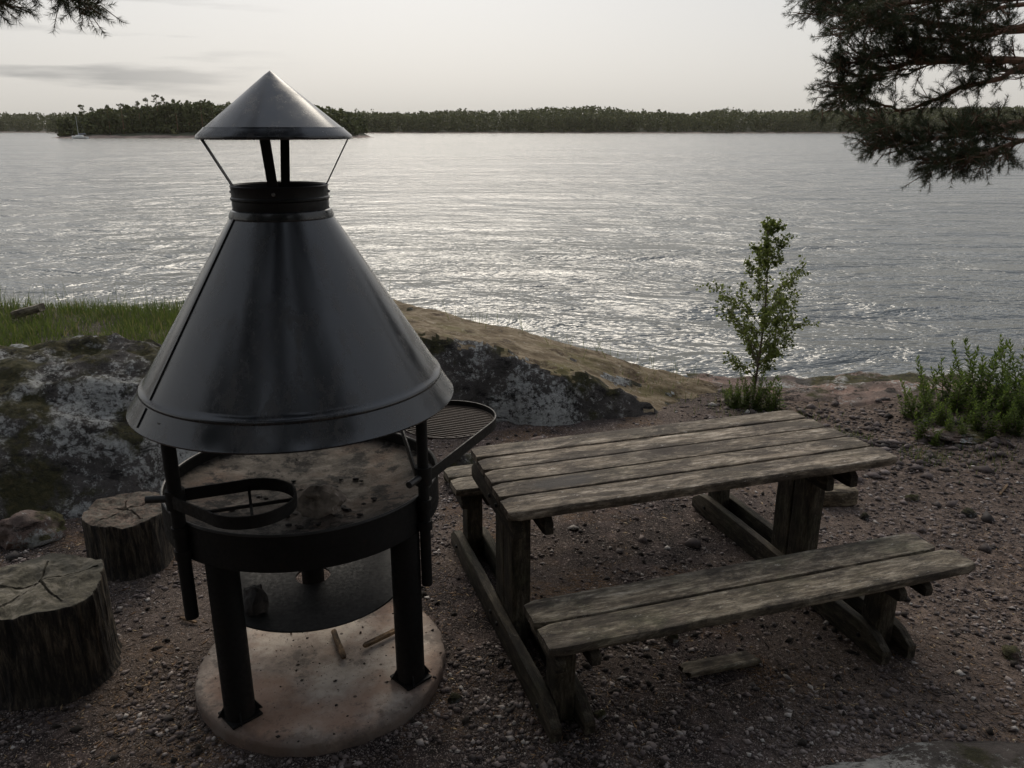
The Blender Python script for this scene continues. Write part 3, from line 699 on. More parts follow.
for k, a in enumerate((A1, A2, A1-R(94), A2+R(94))):
    c_, s_ = math.cos(a)*.486, math.sin(a)*.486
    m = MB(); m.tube([(c_, s_, .062), (c_, s_, .738)], .057, 28)
    lg = m.build('leg', M['black'], G)
    m = MB()
    m.lathe([(.0, .063), (.085, .063), (.086, .068), (.085, .073), (.0, .073)], 4, (c_, s_, 0))
    for q in range(4):
        b_ = a+q*PI/2+PI/4; d = Vector((math.cos(b_), math.sin(b_), 0))
        p_ = Vector((c_, s_, 0)); t_ = Vector((-d.y, d.x, 0))*.003
        tri = [p_+d*.05+Vector((0, 0, .072)), p_+d*.082+Vector((0, 0, .072)), p_+d*.05+Vector((0, 0, .125))]
        m.add([q_-t_ for q_ in tri]+[q_+t_ for q_ in tri], [(0, 1, 2), (5, 4, 3), (0, 3, 4, 1), (1, 4, 5, 2), (2, 5, 3, 0)])
    m.build('foot_plate', M['black'], lg, smooth=0)
m = MB(); m.lathe([(.072, .392), (.395, .392), (.397, .396), (.395, .400), (.072, .400)], 96, closed=True); shelf = m.build('lower_shelf', m_black('grey_steel_shelf', .022, .6, .1), G, smooth=30)
m = MB(); m.tube([(0, 0, .33), (0, 0, .722)], .046, 24); m.build('ash_pipe', M['black'], G)
PA = {'l': (-1.17-GX, 2.53-GY), 'r': (-.333-GX, 2.752-GY), 'b': (-.155, .54)}
for k, (x, y) in PA.items():
    m = MB(); m.tube([(x, y, .50), (x, y, 1.262)], .024 if k != 'r' else .021, 16)
    ps = m.build('hood_post', M['black'], G)
    m = MB(); d = Vector((x, y, 0)).normalized()
    for zz in (.76, .85): m.tube([(x, y, zz-.018), (x, y, zz+.018)], .029, 16)
    m.tube([Vector((x, y, .80)), Vector((x, y, .80))-d*.03], .016, 8)
    m.build('bracket', M['black'], ps)
def holder(post_xy, centre, r, z, bandh, handle_dir, kind):
    """swinging ring: flat bar bent round and brought back to the sleeve on the post"""
    p_ = Vector((post_xy[0], post_xy[1], z)); c_ = Vector((centre[0], centre[1], z)); d = (p_-c_); L = d.length; d.normalize()
    base = math.atan2(d.y, d.x); tan_a = math.acos(min(.95, r/L)); sd = Vector((-d.y, d.x, 0))
    m = MB(); pts = [p_+sd*.026-d*.0]
    N = 44; a0 = base+tan_a; a1 = base+2*PI-tan_a
    for i in range(N+1):
        a = lerp(a0, a1, i/N); pts.append(c_+Vector((math.cos(a)*r, math.sin(a)*r, 0)))
    pts.append(p_-sd*.026)
    m.band(pts, bandh, .006); ring = m.build('pot_ring' if kind == 'ring' else 'grate_arm', M['black'], G, smooth=30)
    m = MB(); m.tube([p_-Vector((0, 0, .035)), p_+Vector((0, 0, .035))], .033, 18)
    hd = Vector((math.cos(handle_dir), math.sin(handle_dir), 0))
    m.build('sleeve', M['black'], ring)
    m = MB(); m.tube([p_+hd*.02, p_+hd*.10], .013, 12); m.build('handle', m_black('bare_steel_handle', .035, .35, .2), ring)
    m = MB()
    if kind == 'ring':
        for a in (R(20), R(110)):
            e = Vector((math.cos(a), math.sin(a), 0)); m.band([c_-e*r*.99-Vector((0, 0, .012)), c_+e*r*.99-Vector((0, 0, .012))], .010, .010)
        m.build('cross_bar', M['black'], ring)
    else:
        mm = NTs['grate']
        rr = r*.975; zz = -.004
        e = Vector((math.cos(R(72)), math.sin(R(72)), 0)); q = Vector((-e.y, e.x, 0))
        k = -rr+.012
        while k < rr:
            w_ = math.sqrt(max(0, rr*rr-k*k)); m.tube([c_+e*k-q*w_+Vector((0, 0, zz)), c_+e*k+q*w_+Vector((0, 0, zz))], .0036, 6); k += .0205
        m.tube([c_+Vector((math.cos(R(t*9))*rr, math.sin(R(t*9))*rr, zz)) for t in range(41)], .0036, 6)
        m.build('grate_bars', mm, ring)
        m = MB(); m.band([c_-e*rr+Vector((0, 0, zz-.006)), c_+e*rr+Vector((0, 0, zz-.006))], .004, .028); m.build('grate_strip', mm, ring)
NTs = dict(grate=m_plain('heat_browned_grate', (.07, .05, .038), .6, .4, .1))
holder(PA['l'], (-.90-GX, 2.50-GY), .152, .975, .046, R(185), 'ring')
holder(PA['r'], (-.285-GX, 3.34-GY), .212, .965, .045, R(245), 'grate')
# round slab under it
m = MB(); pr = [(0, .062)]+[(.51*k/14, .058) for k in range(1, 14)]+[(.504, .058), (.512, .052), (.516, .038), (.513, -.05)]
m.lathe(pr, 140); m.v = [(x*(1+(.012*fbm(x*5, y*5, 3)+.012*fbm(x*22, y*22, 3))*(1 if math.hypot(x, y) > .48 else 0)), y*(1+(.012*fbm(x*5, y*5, 3)+.012*fbm(x*22, y*22, 3))*(1 if math.hypot(x, y) > .48 else 0)), z+(.003*fbm(x*5, y*5, 1)-.004*max(0, fbm(x*14, y*14, 4))*(math.hypot(x, y) > .46) if z > .03 else 0)) for x, y, z in m.v]
tag(m.build('concrete_slab', M['pad'], loc=(PADC[0], PADC[1], 0)), 'round pale concrete slab under the grill, stained and speckled', 'slab')
# loose wood
def stick(a, b_, r, label, name, mat, seed, flat=.6, cat='wood'):
    a, b_ = Vector(a), Vector(b_); L = (b_-a).length
    m = MB(); m.plank(-L/2, L/2, -r, r, -r*flat, r*flat, nx=16, r=r*.35, wob=r*.35, seed=seed, rough=.002, endw=.01)
    o = m.build(name, mat); o.location = (a+b_)/2; d = (b_-a); o.rotation_euler = (0, -math.asin(d.z/L), math.atan2(d.y, d.x)); tag(o, label, cat); return o
m_fresh = m_wood('split_firewood', (1.25, .95, .68), 1.0, .0)
stick(px(333, 630, .075), px(344, 658, .075), .012, 'short split stick lying in the middle of the round slab', 'firewood_stick', m_fresh, 3)
stick(px(364, 646, .078), px(396, 630, .078), .014, 'longer split stick next to the right grill leg on the slab', 'firewood_stick', m_fresh, 5)
p_ = px(320, 503, .83); me = lump(.095, .062, .075, 33, m_plain('ashy_wood', (.30, .25, .21), .9, .8), 4, .3); put(me, 'charred_log', (p_.x, p_.y, .80), .1, 'charred chunk of log lying in the fire pan', 'firewood')
p_ = px(254, 612, .41); me = lump(.05, .06, .075, 41, M['char'], 3, .25); put(me, 'charred_log', (p_.x, p_.y+.03, .405), .6, 'dark block of wood standing on the lower shelf by the left leg', 'firewood')
a_ = px(678, 668, .03); b_ = px(762, 658, .03)
m = MB(); m.plank(-.17, .16, -.035, .035, -.012, .014, nx=24, r=.006, wob=.012, seed=77, endw=.05)
o = m.build('broken_board', M['wood']); o.location = (a_+b_)/2; o.location.z = .024; o.rotation_euler = (R(6), 0, R(17)); tag(o, 'broken grey board lying on the ground beneath the front bench', 'board')
p_ = px(838, 507, 0); m = MB(); m.plank(-.11, .11, -.06, .06, 0, .11, nx=12, r=.02, wob=.012, seed=91)
o = m.build('timber_block', m_wood('pale_block', (1.05, 1, .9), 1.1, .1)); o.location = (p_.x, p_.y+.05, .003); o.rotation_euler = (0, 0, R(5)); tag(o, 'squat block of wood on the ground beyond the right table leg', 'wood block')
stick(pd(14, 315, 8.3), pd(42, 307, 8.3), .06, 'grey plank sticking up from the grass at the far left shore', 'driftwood_plank', M['wood'], 12, .7, 'plank')
stick(px(500, 455, .03)+Vector((.5, .25, 0)), px(560, 452, .03)+Vector((.5, .3, 0)), .008, 'thin twig lying on the soil below the tabletop', 'twig', M['bark'], 22)
stick(px(180, 617, .012), px(196, 622, .012), .008, 'thin pale twig on the ground left of the slab', 'twig', m_fresh, 23)
stick(px(1000, 494, .012), px(1008, 484, .012), .008, 'thin pale twig on the ground near the right edge', 'twig', m_fresh, 24)

# ------------------------------------------------------------------ stumps
def stump(name, loc, r, h, seed, topmat, label, lean=0, lob=.10):
    m = MB(); SEG = 220; prof = []
    rows = [(1.06, 0), (1.03, .06)]+[(1.0, .06+.87*q/14) for q in range(1, 15)]+[(1.0, .985), (.985, 1.0)]
    vs = []; 
    def rad(a, t):
        c_, s_ = math.cos(a), math.sin(a)
        k = 1+lob*fbm(c_*1.0+seed, s_*1.0, 0, 2)+.025*fbm(c_*4+seed, s_*4, t*.5, 3)+.022*fbm(c_*14+seed, s_*14, t*1.6, 4)+.014*fbm(c_*34+seed, s_*34, t*5, 3)
        return k
    for (k, t) in rows:
        for i in range(SEG):
            a = 2*PI*i/SEG; q = r*k*rad(a, t); tz = h*t
            if t > .9: tz += .02*fbm(math.cos(a)*1.5+seed, math.sin(a)*1.5, 2, 3)
            vs.append((q*math.cos(a)+lean*t, q*math.sin(a), tz))
    fs = [(j*SEG+i, j*SEG+(i+1) % SEG, (j+1)*SEG+(i+1) % SEG, (j+1)*SEG+i) for j in range(len(rows)-1) for i in range(SEG)]
    m.add(vs, fs); m.cur = 1
    vs = []; K = 40
    for j in range(K+1):
        t = 1-j/K
        for i in range(SEG):
            a = 2*PI*i/SEG; q = r*.985*rad(a, 1)*t; x = q*math.cos(a); y = q*math.sin(a)
            z = h+.02*fbm(math.cos(a)*1.5*t+seed, math.sin(a)*1.5*t, 2, 3)+(1-t**8)*(.008*fbm(x*14, y*14, seed, 5)+.003*fbm(x*50, y*50, seed, 3))
            for (an, le) in ((1.4, 1), (2.6, .8), (3.9, .9), (5.2, .7), (.3, .6)):
                ca, sa = math.cos(an+seed), math.sin(an+seed); al = x*ca+y*sa; ac = abs(-x*sa+y*ca+.012*fbm(x*7, y*7, seed+an))
                if 0 < al < r*le and ac < .0045*(1-al/(r*le)*.4): z -= .016
            vs.append((x+lean, y, z))
    fs = [(j*SEG+i, j*SEG+(i+1) % SEG, (j+1)*SEG+(i+1) % SEG, (j+1)*SEG+i) for j in range(K) for i in range(SEG)]
    m.add(vs, fs)
    o = m.build(name, [M['bark'], topmat], smooth=45); o.location = loc; tag(o, label, 'stump', 'sawn stumps left of the grill'); return o
stump('tree_stump', (-1.955, 2.90, -.01), .25, .42, 3, m_endgrain('grey_end_grain', .75), 'larger sawn tree stump seat at the left edge with a cracked grey top')
stump('tree_stump', (-2.03, 3.80, -.01), .205, .31, 8, m_endgrain('littered_end_grain', .5, .9), 'smaller stump covered in needles, between the big rock and the grill')

# ------------------------------------------------------------------ plants
def leaf_quads(P_, D_, U_, L_, W_):
    """arrays of leaf base, direction, side, length, width -> folded 4-vert rhombus"""
    P_ = np.array(P_); D_ = np.array(D_); U_ = np.array(U_); L_ = np.array(L_)[:, None]; W_ = np.array(W_)[:, None]
    V = np.stack([P_, P_+D_*L_*.45+U_*W_*.5, P_+D_*L_, P_+D_*L_*.45-U_*W_*.5], 1)
    n_ = len(P_); return V.reshape(-1, 3), np.arange(4*n_).reshape(n_, 4)
def rnd_dir(up=0.0):
    v = Vector((random.gauss(0, 1), random.gauss(0, 1), random.gauss(0, 1)+up)); return v.normalized()
mleaf = m_leaf('birch_leaves', (.09, .12, .03), (.17, .20, .05), .65, (.17, .22, .07)); mfw = m_leaf('herb_leaves', (.075, .12, .025), (.17, .23, .04), .65, (.15, .2, .06))
mgr = m_leaf('grass_blades', (.055, .085, .018), (.125, .165, .035), .5, (.28, .22, .11)); mneed = m_leaf('pine_needles', (.025, .036, .014), (.05, .062, .024), .2, (.10, .085, .03))
m_twig = m_plain('birch_twig', (.10, .07, .05), .7); m_pbark = m_plain('pine_bark', (.14, .075, .042), .85, .5)
def birch(loc, h):
    t = thing('birch_sapling', 'slender young birch sapling with small leaves at the water edge', 'sapling', loc)
    m = MB(); stem = []; N = 14
    for i in range(N+1):
        q = i/N; stem.append(Vector((.05*math.sin(q*3.3)-.02*q, .03*math.sin(q*5), h*q)))
    m.tube(stem, [lerp(.013, .002, i/N) for i in range(N+1)], 8)
    LP, LD, LU, LL, LW = [], [], [], [], []
    def leaves(a, b_, cnt, spread=.045):
        for _ in range(cnt):
            q = a.lerp(b_, random.random()**.8); d = rnd_dir(-.15); u = d.cross(rnd_dir()).normalized(); q = q+rnd_dir()*random.uniform(0, spread)
            s_ = random.uniform(.017, .031); LP.append(q); LD.append(d); LU.append(u); LL.append(s_); LW.append(s_*.8)
    for k in range(54):
        q = random.uniform(.12, .97) if k > 4 else .2+.08*k
        i = min(N-1, int(q*N)); a = stem[i].lerp(stem[i+1], q*N-i); az_ = k*2.4+random.uniform(-.4, .4)
        Lb = (h*.26*(1-q)**.65+.07)*random.uniform(.6, 1.15)*(1.25 if .25 < q < .55 else .95)
        if k == 17: Lb *= 1.45; az_ = .1
        el = random.uniform(.55, 1.0); d = Vector((math.cos(az_)*math.cos(el), math.sin(az_)*math.cos(el), math.sin(el)))
        mid = a+d*Lb*.55; e = mid+(d+Vector((0, 0, -.25))).normalized()*Lb*.5
        m.tube([a, mid, e], [.004*(1.2-q), .0028*(1.2-q), .001], 5, cap=False); leaves(a.lerp(e, .2), e, int(11+Lb*100))
        for s_ in range(int(3+Lb*14)):
            b0 = a.lerp(mid, random.uniform(.5, 1)) if random.random() < .4 else mid.lerp(e, random.random()); d2 = (d+rnd_dir()*.9).normalized(); e2 = b0+d2*Lb*random.uniform(.15, .35)
            m.tube([b0, e2], [.0015, .0008], 4, cap=False); leaves(b0, e2, 12, .025)
    for i in range(8, N): leaves(stem[i], stem[i+1], 34, .05)
    m.build('stem', m_twig, t); V, Fq = leaf_quads(LP, LD, LU, LL, LW)
    rawmesh('foliage', V, Fq, mleaf, t, col=np.repeat(rng.random(len(Fq)), 4)); return t
bp = pd(752, 402, 6.45); birch((bp.x, bp.y, gh(bp.x, bp.y)-.02), 1.60)

def herb_mesh(h, seed, leafL=.085, wide=.22, dens=1.0):
    random.seed(seed); m = MB(); LP, LD, LU, LL, LW = [], [], [], [], []
    for st in range(5):
        lean = Vector((random.uniform(-.38, .38), random.uniform(-.38, .38), 0)); b0 = Vector((random.uniform(-.05, .05), random.uniform(-.05, .05), -.03)); hh = h*random.uniform(.6, 1.0) if st else h
        pts_ = [b0+lean*hh*(q/5)**1.5+Vector((0, 0, hh*q/5)) for q in range(6)]; m.tube(pts_, [.004, .0038, .0033, .0027, .002, .001], 5, cap=False)
        nl = int(hh/.016*dens)
        for k in range(nl):
            q = .08+.92*k/nl; i = min(4, int(q*5)); a = pts_[i].lerp(pts_[i+1], q*5-i); az_ = k*2.4; el = lerp(.15, 1.1, q**2)
            d = Vector((math.cos(az_)*math.cos(el), math.sin(az_)*math.cos(el), math.sin(el))); u = d.cross(Vector((0, 0, 1))).normalized(); u = (u+rnd_dir()*.3).normalized()
            L = leafL*random.uniform(.6, 1.1)*(1-.55*q); LP.append(a); LD.append(d); LU.append(u); LL.append(L); LW.append(L*wide)
            if random.random() < .5:
                LP.append(a+d*.01); LD.append((d+rnd_dir()*.5).normalized()); LU.append(u); LL.append(L*.6); LW.append(L*wide)
    return m, leaf_quads(LP, LD, LU, LL, LW)
protos = []
for k in range(4):
    m, (V, Fq) = herb_mesh(.42+.08*k, 100+k, .125, .34, 1.7)
    o1 = m.build('stems', m_twig); o2 = rawmesh('foliage', V, Fq, mfw, col=np.repeat(rng.random(len(Fq)), 4)); protos.append((o1, o2))
    if k == 3: pass
random.seed(5)
def plant(loc, k, sc, rz, label, group, first):
    t = thing('leafy_plant', label, 'plant', loc, rz, group); t.scale = (sc, sc, sc)
    for q in protos[k]:
        c = q if first else q.copy()
        if not first: C.objects.link(c)
        c.parent = t
    return t
used = set()
hp = [(908, 398, .75), (918, 402, .9), (926, 396, 1.0), (938, 408, .8), (944, 392, 1.0), (955, 400, 1.05), (966, 392, 1.25), (975, 398, 1.3), (984, 404, 1.1), (992, 396, .95), (1002, 402, .9), (1012, 398, 1.1), (1022, 406, 1.15), (1034, 400, 1.1), (1048, 404, 1.1),
      (922, 420, .6), (936, 426, .6), (950, 422, .7), (963, 426, .65), (978, 421, .75), (991, 427, .65), (1004, 424, .75), (1018, 428, .8), (1032, 425, .8), (946, 412, .8), (970, 412, .85), (1000, 412, .9), (1016, 416, .9)]
for i, (x, y, s_) in enumerate(hp):
    k = i % 4; z0 = .08; p_ = px(x, y+8, z0); z0 = gh(p_.x, p_.y)
    plant((p_.x, p_.y, z0), k, s_*random.uniform(.55, .82), random.uniform(0, 6), 'leafy green upright plant in the thicket at the right-hand shore', 'leafy plants crowding the right-hand shore', k not in used); used.add(k)
for i, (x, y, s_) in enumerate([(733, 404, .55), (742, 406, .5), (748, 402, .6), (760, 404, .55), (768, 402, .6), (776, 398, .75), (738, 398, .5), (755, 407, .5), (727, 396, .4), (770, 408, .4)]):
    p_ = pd(x, y, 6.3+.05*(i % 3)); plant((p_.x, p_.y, surf(p_.x, p_.y)), i % 4, s_*.85, random.uniform(0, 6), 'small green leafy plant growing around the foot of the birch', 'plants at the foot of the birch', False)

# grass: blades in one object
def blades(name, spots, label, mat=mgr, cat='grass'):
    P_, D_, U_, L_, W_ = [], [], [], [], []
    for (x, y, z, h, wd) in spots:
        d = Vector((random.gauss(0, .22), random.gauss(0, .22), 1)).normalized(); u = d.cross(rnd_dir()).normalized(); P_.append((x, y, z-.01)); D_.append(d); U_.append(u); L_.append(h); W_.append(wd)
    P_ = np.array(P_); D_ = np.array(D_); U_ = np.array(U_); L = np.array(L_)[:, None]; W = np.array(W_)[:, None]
    side = np.cross(D_, U_)
    bend = side*L*rng.uniform(.05, .75, (len(P_), 1))
    V = np.stack([P_-U_*W*.5, P_+U_*W*.5, P_+D_*L*.55+bend*.35+U_*W*.4, P_+D_*L*.55+bend*.35-U_*W*.4, P_+D_*L+bend], 1); n_ = len(P_); b0 = 5*np.arange(n_)[:, None]
    F1 = b0+np.array([0, 1, 2, 3]); F2 = b0+np.array([3, 2, 4, 4])
    tri = np.concatenate([b0+np.array([0, 1, 2]), b0+np.array([0, 2, 3]), b0+np.array([3, 2, 4])])
    o = rawmesh(name, V, tri, mat, col=np.repeat(rng.random(n_), 5)); tag(o, label, cat, kind='stuff'); return o
sp = []
while len(sp) < 24000:
    x = random.uniform(-7.0, -1.2); y = random.uniform(6.0, 9.1)
    if y > edge(x)+.1: continue
    z = gh(x, y)
    if rh(x, y) > z+.02: continue
    if random.random() > .35+fbm(x*1.2, y*1.2, 3, 3)+.5: continue
    sp.append((x, y, z, random.uniform(.05, .16)*(1+.5*fbm(x*2, y*2)), random.uniform(.004, .008)))
blades('grass', sp, 'green grass covering the shore behind the big rock')
sp = []
for k in range(420):
    x = random.uniform(-7, -1.2) if k < 300 else random.uniform(-.6, 1.9); y = edge(x)+random.uniform(-.6, .05)
    sp.append((x, y, surf(x, y), random.uniform(.2, .42) if k < 300 else random.uniform(.1, .26), .004))
blades('tall_grass_stalks', sp, 'sparse dry grass stalks standing against the water along the shore')
sp = []
for k in range(900):
    cx, cy, r_ = random.choice(((2.55, 5.6, .16), (2.3, 6.1, .25), (3.3, 5.1, .3), (1.75, 6.2, .3), (3.6, 5.45, .5), (2.9, 5.2, .15), (1.3, 6.6, .25), (4.2, 5.0, .4)))
    x = random.gauss(cx, r_*.6); y = random.gauss(cy, r_*.5); sp.append((x, y, surf(x, y), random.uniform(.03, .09), .004))
blades('short_grass_tufts', sp, 'short grass and weeds along the path to the right-hand shore')

# ------------------------------------------------------------------ pines near the camera
def needle_tufts(tufts):
    """tufts: (pos, dir, length). each = needles around a shoot"""
    n_ = len(tufts); K = 46
    Pp = np.array([t[0] for t in tufts]); Dd = np.array([t[1] for t in tufts]); Ll = np.array([t[2] for t in tufts])
    Pp = np.repeat(Pp, K, 0); Dd = np.repeat(Dd, K, 0); Ll = np.repeat(Ll, K)[:, None]
    s_ = rng.random((n_*K, 1)); base = Pp+Dd*Ll*s_*.9
    r_ = rng.normal(size=(n_*K, 3)); r_ -= (r_*Dd).sum(1, keepdims=True)*Dd; r_ /= np.linalg.norm(r_, axis=1, keepdims=True)+1e-6
    nd = r_*rng.uniform(.6, 1, (n_*K, 1))+Dd*rng.uniform(.35, 1.0, (n_*K, 1)); nd /= np.linalg.norm(nd, axis=1, keepdims=True)
    L = rng.uniform(.034, .055, (n_*K, 1)); sd = np.cross(nd, rng.normal(size=(n_*K, 3))); sd /= np.linalg.norm(sd, axis=1, keepdims=True)+1e-6
    V = np.stack([base-sd*.0014, base+sd*.0014, base+nd*L], 1); Fc = np.arange(3*n_*K).reshape(-1, 3)
    return V.reshape(-1, 3), Fc, np.repeat(np.repeat(rng.random(n_)*.7, K)+rng.random(n_*K)*.3, 3)
def limb(mb, tufts, pts_, r0, spread, dens, seed, down=.0, start=.15):
    """limb polyline with side branches and twigs that end in needle shoots"""
    random.seed(seed); pts_ = [Vector(p) for p in pts_]
    fine = []
    for a, b_ in zip(pts_, pts_[1:]):
        for q in range(5): fine.append(a.lerp(b_, q/5)+rnd_dir()*.012)
    fine.append(pts_[-1]); n_ = len(fine); mb.tube(fine, [lerp(r0, .006, (i/(n_-1))**.8) for i in range(n_)], 8, cap=False)
    tot = sum((b_-a).length for a, b_ in zip(fine, fine[1:])); nb = int(tot*dens)
    for k in range(nb):
        q = lerp(start, 1, (k+random.random())/nb); i = min(n_-2, int(q*(n_-1))); a = fine[i].lerp(fine[i+1], q*(n_-1)-i); d = (fine[i+1]-fine[i]).normalized()
        side = d.cross(Vector((0, 0, 1))).normalized()*random.choice((-1, 1))
        bd = (d*random.uniform(.5, 1.1)+side*random.uniform(.3, 1.0)+Vector((0, 0, random.uniform(-.35-down, .55)))).normalized()
        L = spread*random.uniform(.45, 1.1)*(1-.45*q)
        b1 = a+bd*L*.5+Vector((0, 0, -.02)); b2 = b1+(bd+Vector((0, 0, .25-down))).normalized()*L*.5
        mb.tube([a, b1, b2], [.010*L/spread+.003, .006, .003], 5, cap=False)
        nt = int(3+L*17)
        for t_ in range(nt):
            u = random.uniform(.25, 1); c_ = a.lerp(b1, u*2) if u < .5 else b1.lerp(b2, u*2-1)
            td = (bd+rnd_dir(.3-down)*.95).normalized(); tl = random.uniform(.06, .20); e = c_+td*tl
            mb.tube([c_, e], [.0035, .002], 4, cap=False); tufts.append((e-td*.05, td, random.uniform(.06, .10)))
            if random.random() < .45:
                td2 = (td+rnd_dir()*.8).normalized(); c2 = c_.lerp(e, .5); tufts.append((c2, td2, random.uniform(.06, .10)))
        tufts.append((b2, bd, .09))
# right-hand pine, trunk out of the picture
t = thing('pine_tree', 'dark pine reaching in from the right over the water, wide needled boughs', 'tree', (7.4, 8.6, -.3))
off = Vector((7.4, 8.6, -.3))
m = MB(); m.tube([Vector((0, 0, 0)), Vector((-.05, 0, 2.5)), Vector((.1, .1, 5)), Vector((.1, .2, 8))], [.2, .17, .13, .05], 16); m.build('trunk', m_pbark, t)
mb = MB(); tf = []
def PL(*a): return [pd(x, y, D)-off for x, y, D in a]
TR = lambda z: Vector((0, 0, z))
limb(mb, tf, [TR(3.3)]+PL((1060, 62, 8.3), (985, 60, 8.0), (910, 62, 7.8), (870, 76, 7.6), (856, 88, 7.5)), .055, .62, 15, 1, start=.3)
limb(mb, tf, [TR(3.6)]+PL((1060, 30, 8.6), (980, 30, 8.5), (905, 18, 8.3), (862, 8, 8.1), (838, 8, 8.0)), .05, .7, 14, 2, start=.3)
limb(mb, tf, [TR(4.4)]+PL((1040, -40, 8.7), (960, -30, 8.5), (885, -20, 8.3), (835, -6, 8.2)), .05, .8, 12, 3, start=.3)
limb(mb, tf, [TR(3.9)]+PL((1050, -5, 8.0), (960, -2, 7.6), (890, 5, 7.4), (860, 25, 7.3)), .05, .7, 13, 4, start=.3)
limb(mb, tf, [TR(3.0)]+PL((1060, 48, 8.1), (1000, 78, 8.0), (960, 88, 7.9), (925, 104, 7.9)), .05, .16, 7, 5, start=.5)
limb(mb, tf, PL((1040, 20, 7.9), (990, 35, 7.8), (945, 40, 7.8), (900, 36, 7.7)), .03, .6, 18, 11)
limb(mb, tf, PL((1060, 75, 8.4), (1010, 72, 8.2), (970, 50, 8.2)), .03, .5, 14, 12)
limb(mb, tf, PL((1050, 0, 8.4), (1000, 8, 8.2), (960, 14, 8.2)), .03, .6, 14, 13)
limb(mb, tf, PL((960, 60, 8.0), (905, 52, 7.8), (870, 58, 7.7), (850, 64, 7.7)), .03, .5, 16, 6)
limb(mb, tf, PL((960, 88, 7.9), (905, 112, 7.9), (870, 100, 7.8), (845, 95, 7.7)), .018, .28, 13, 9, start=.35)
limb(mb, tf, [TR(2.7)]+PL((1075, 112, 7.6), (1020, 122, 7.4), (965, 135, 7.2), (915, 142, 7.1), (882, 138, 7.0)), .042, .5, 13, 7, down=.15, start=.35)
limb(mb, tf, [TR(2.6)]+PL((1080, 130, 7.3), (1020, 142, 7.0), (975, 155, 6.9), (940, 160, 6.8)), .036, .42, 12, 8, down=.2, start=.4)
limb(mb, tf, PL((905, 142, 7.1), (885, 125, 7.2), (868, 118, 7.2)), .02, .34, 13, 10, down=.0)
for k in range(9):      # the rest of the crown, outside the picture
    a = R(-70+k*22) if k < 8 else R(180); z_ = 3.2+.5*k
    e = Vector((math.cos(a)*2.3, math.sin(a)*2.0, z_+.2)); limb(mb, tf, [TR(z_), TR(z_).lerp(e, .5)+Vector((0, 0, .15)), e], .05, .7, 5, 20+k, start=.3)
mb.build('boughs', m_pbark, t); V, Fc, cc = needle_tufts(tf); rawmesh('needles', V, Fc, mneed, t, col=cc)
print('tufts', len(tf))
# left-hand pine
off = Vector((-5.4, 5.2, 0)); t = thing('pine_tree', 'pine at the left whose bough tip shows at the top left corner', 'tree', tuple(off))
m = MB(); m.tube([Vector((0, 0, -.2)), Vector((.05, 0, 2.5)), Vector((-.1, .1, 6)), Vector((0, .2, 9))], [.19, .16, .12, .05], 16); m.build('trunk', m_pbark, t)
mb = MB(); tf = []
limb(mb, tf, [TR(3.9)]+PL((-60, -35, 5.4), (0, -34, 5.5), (40, -22, 5.5), (68, -8, 5.5), (86, 4, 5.5)), .03, .18, 8, 31, down=.2, start=.45)
limb(mb, tf, [TR(3.7)]+PL((-80, -5, 5.3), (-30, -4, 5.3), (0, 0, 5.3)), .025, .22, 9, 33, down=.0, start=.45)
for k in range(7):
    a = R(100+k*40); z_ = 3.6+.55*k; e = Vector((math.cos(a)*1.9, math.sin(a)*1.9, z_+.3)); limb(mb, tf, [TR(z_), TR(z_).lerp(e, .5)+Vector((0, 0, .15)), e], .045, .7, 5, 40+k, start=.3)
mb.build('boughs', m_pbark, t); V, Fc, cc = needle_tufts(tf); rawmesh('needles', V, Fc, mneed, t, col=cc)

# ------------------------------------------------------------------ the wood behind the camera (shades and is mirrored in the hood)
def crown_cards(centres, n_each, size):
    c = np.repeat(np.array([q[:3] for q in centres]), n_each, 0); r = np.repeat(np.array([q[3:] for q in centres]), n_each, 0); n_ = len(c)
    d = rng.normal(size=(n_, 3)); d /= np.linalg.norm(d, axis=1, keepdims=True); p = c+d*r*rng.random((n_, 1))**.45
    a = rng.normal(size=(n_, 3)); a /= np.linalg.norm(a, axis=1, keepdims=True); b_ = np.cross(a, rng.normal(size=(n_, 3))); b_ /= np.linalg.norm(b_, axis=1, keepdims=True)
    s_ = (size*rng.uniform(.5, 1.3, (n_, 1)))
    V = np.stack([p-a*s_, p+b_*s_*.6, p+a*s_, p-b_*s_*.6], 1); return V.reshape(-1, 3), np.arange(4*n_).reshape(n_, 4)
random.seed(3); cs = []; trunks = MB()
for k in range(64):
    x = random.uniform(-19, 19); y = random.uniform(-20, -4)
    if abs(x) < 1.2 and y > -4: y -= 4
    hgt = random.uniform(11, 16); trunks.tube([(x, y, -.3), (x+.2, y, hgt*.5), (x, y+.2, hgt)], [.2, .15, .04], 8)
    for q in range(9):
        z_ = hgt*random.uniform(.08 if y < -6 else .3, 1); w_ = 1.9*(1.25-z_/hgt)+.4; cs.append((x+random.gauss(0, .9), y+random.gauss(0, .8), z_, w_, w_, .7))
for (x, y, z_) in ((-2.5, -.6, 7.5), (-1.2, -1.4, 6.2), (1.5, -.8, 7.0), (2.8, 0.2, 7.8), (-4, .8, 7), (.2, -.2, 9), (-3.3, 2.0, 9.5), (3.6, 1.5, 9.0)): cs.append((x, y, z_, 1.1, .8, .45))  # clumps overhead without trunks, here and below, added to streak the hood's reflection
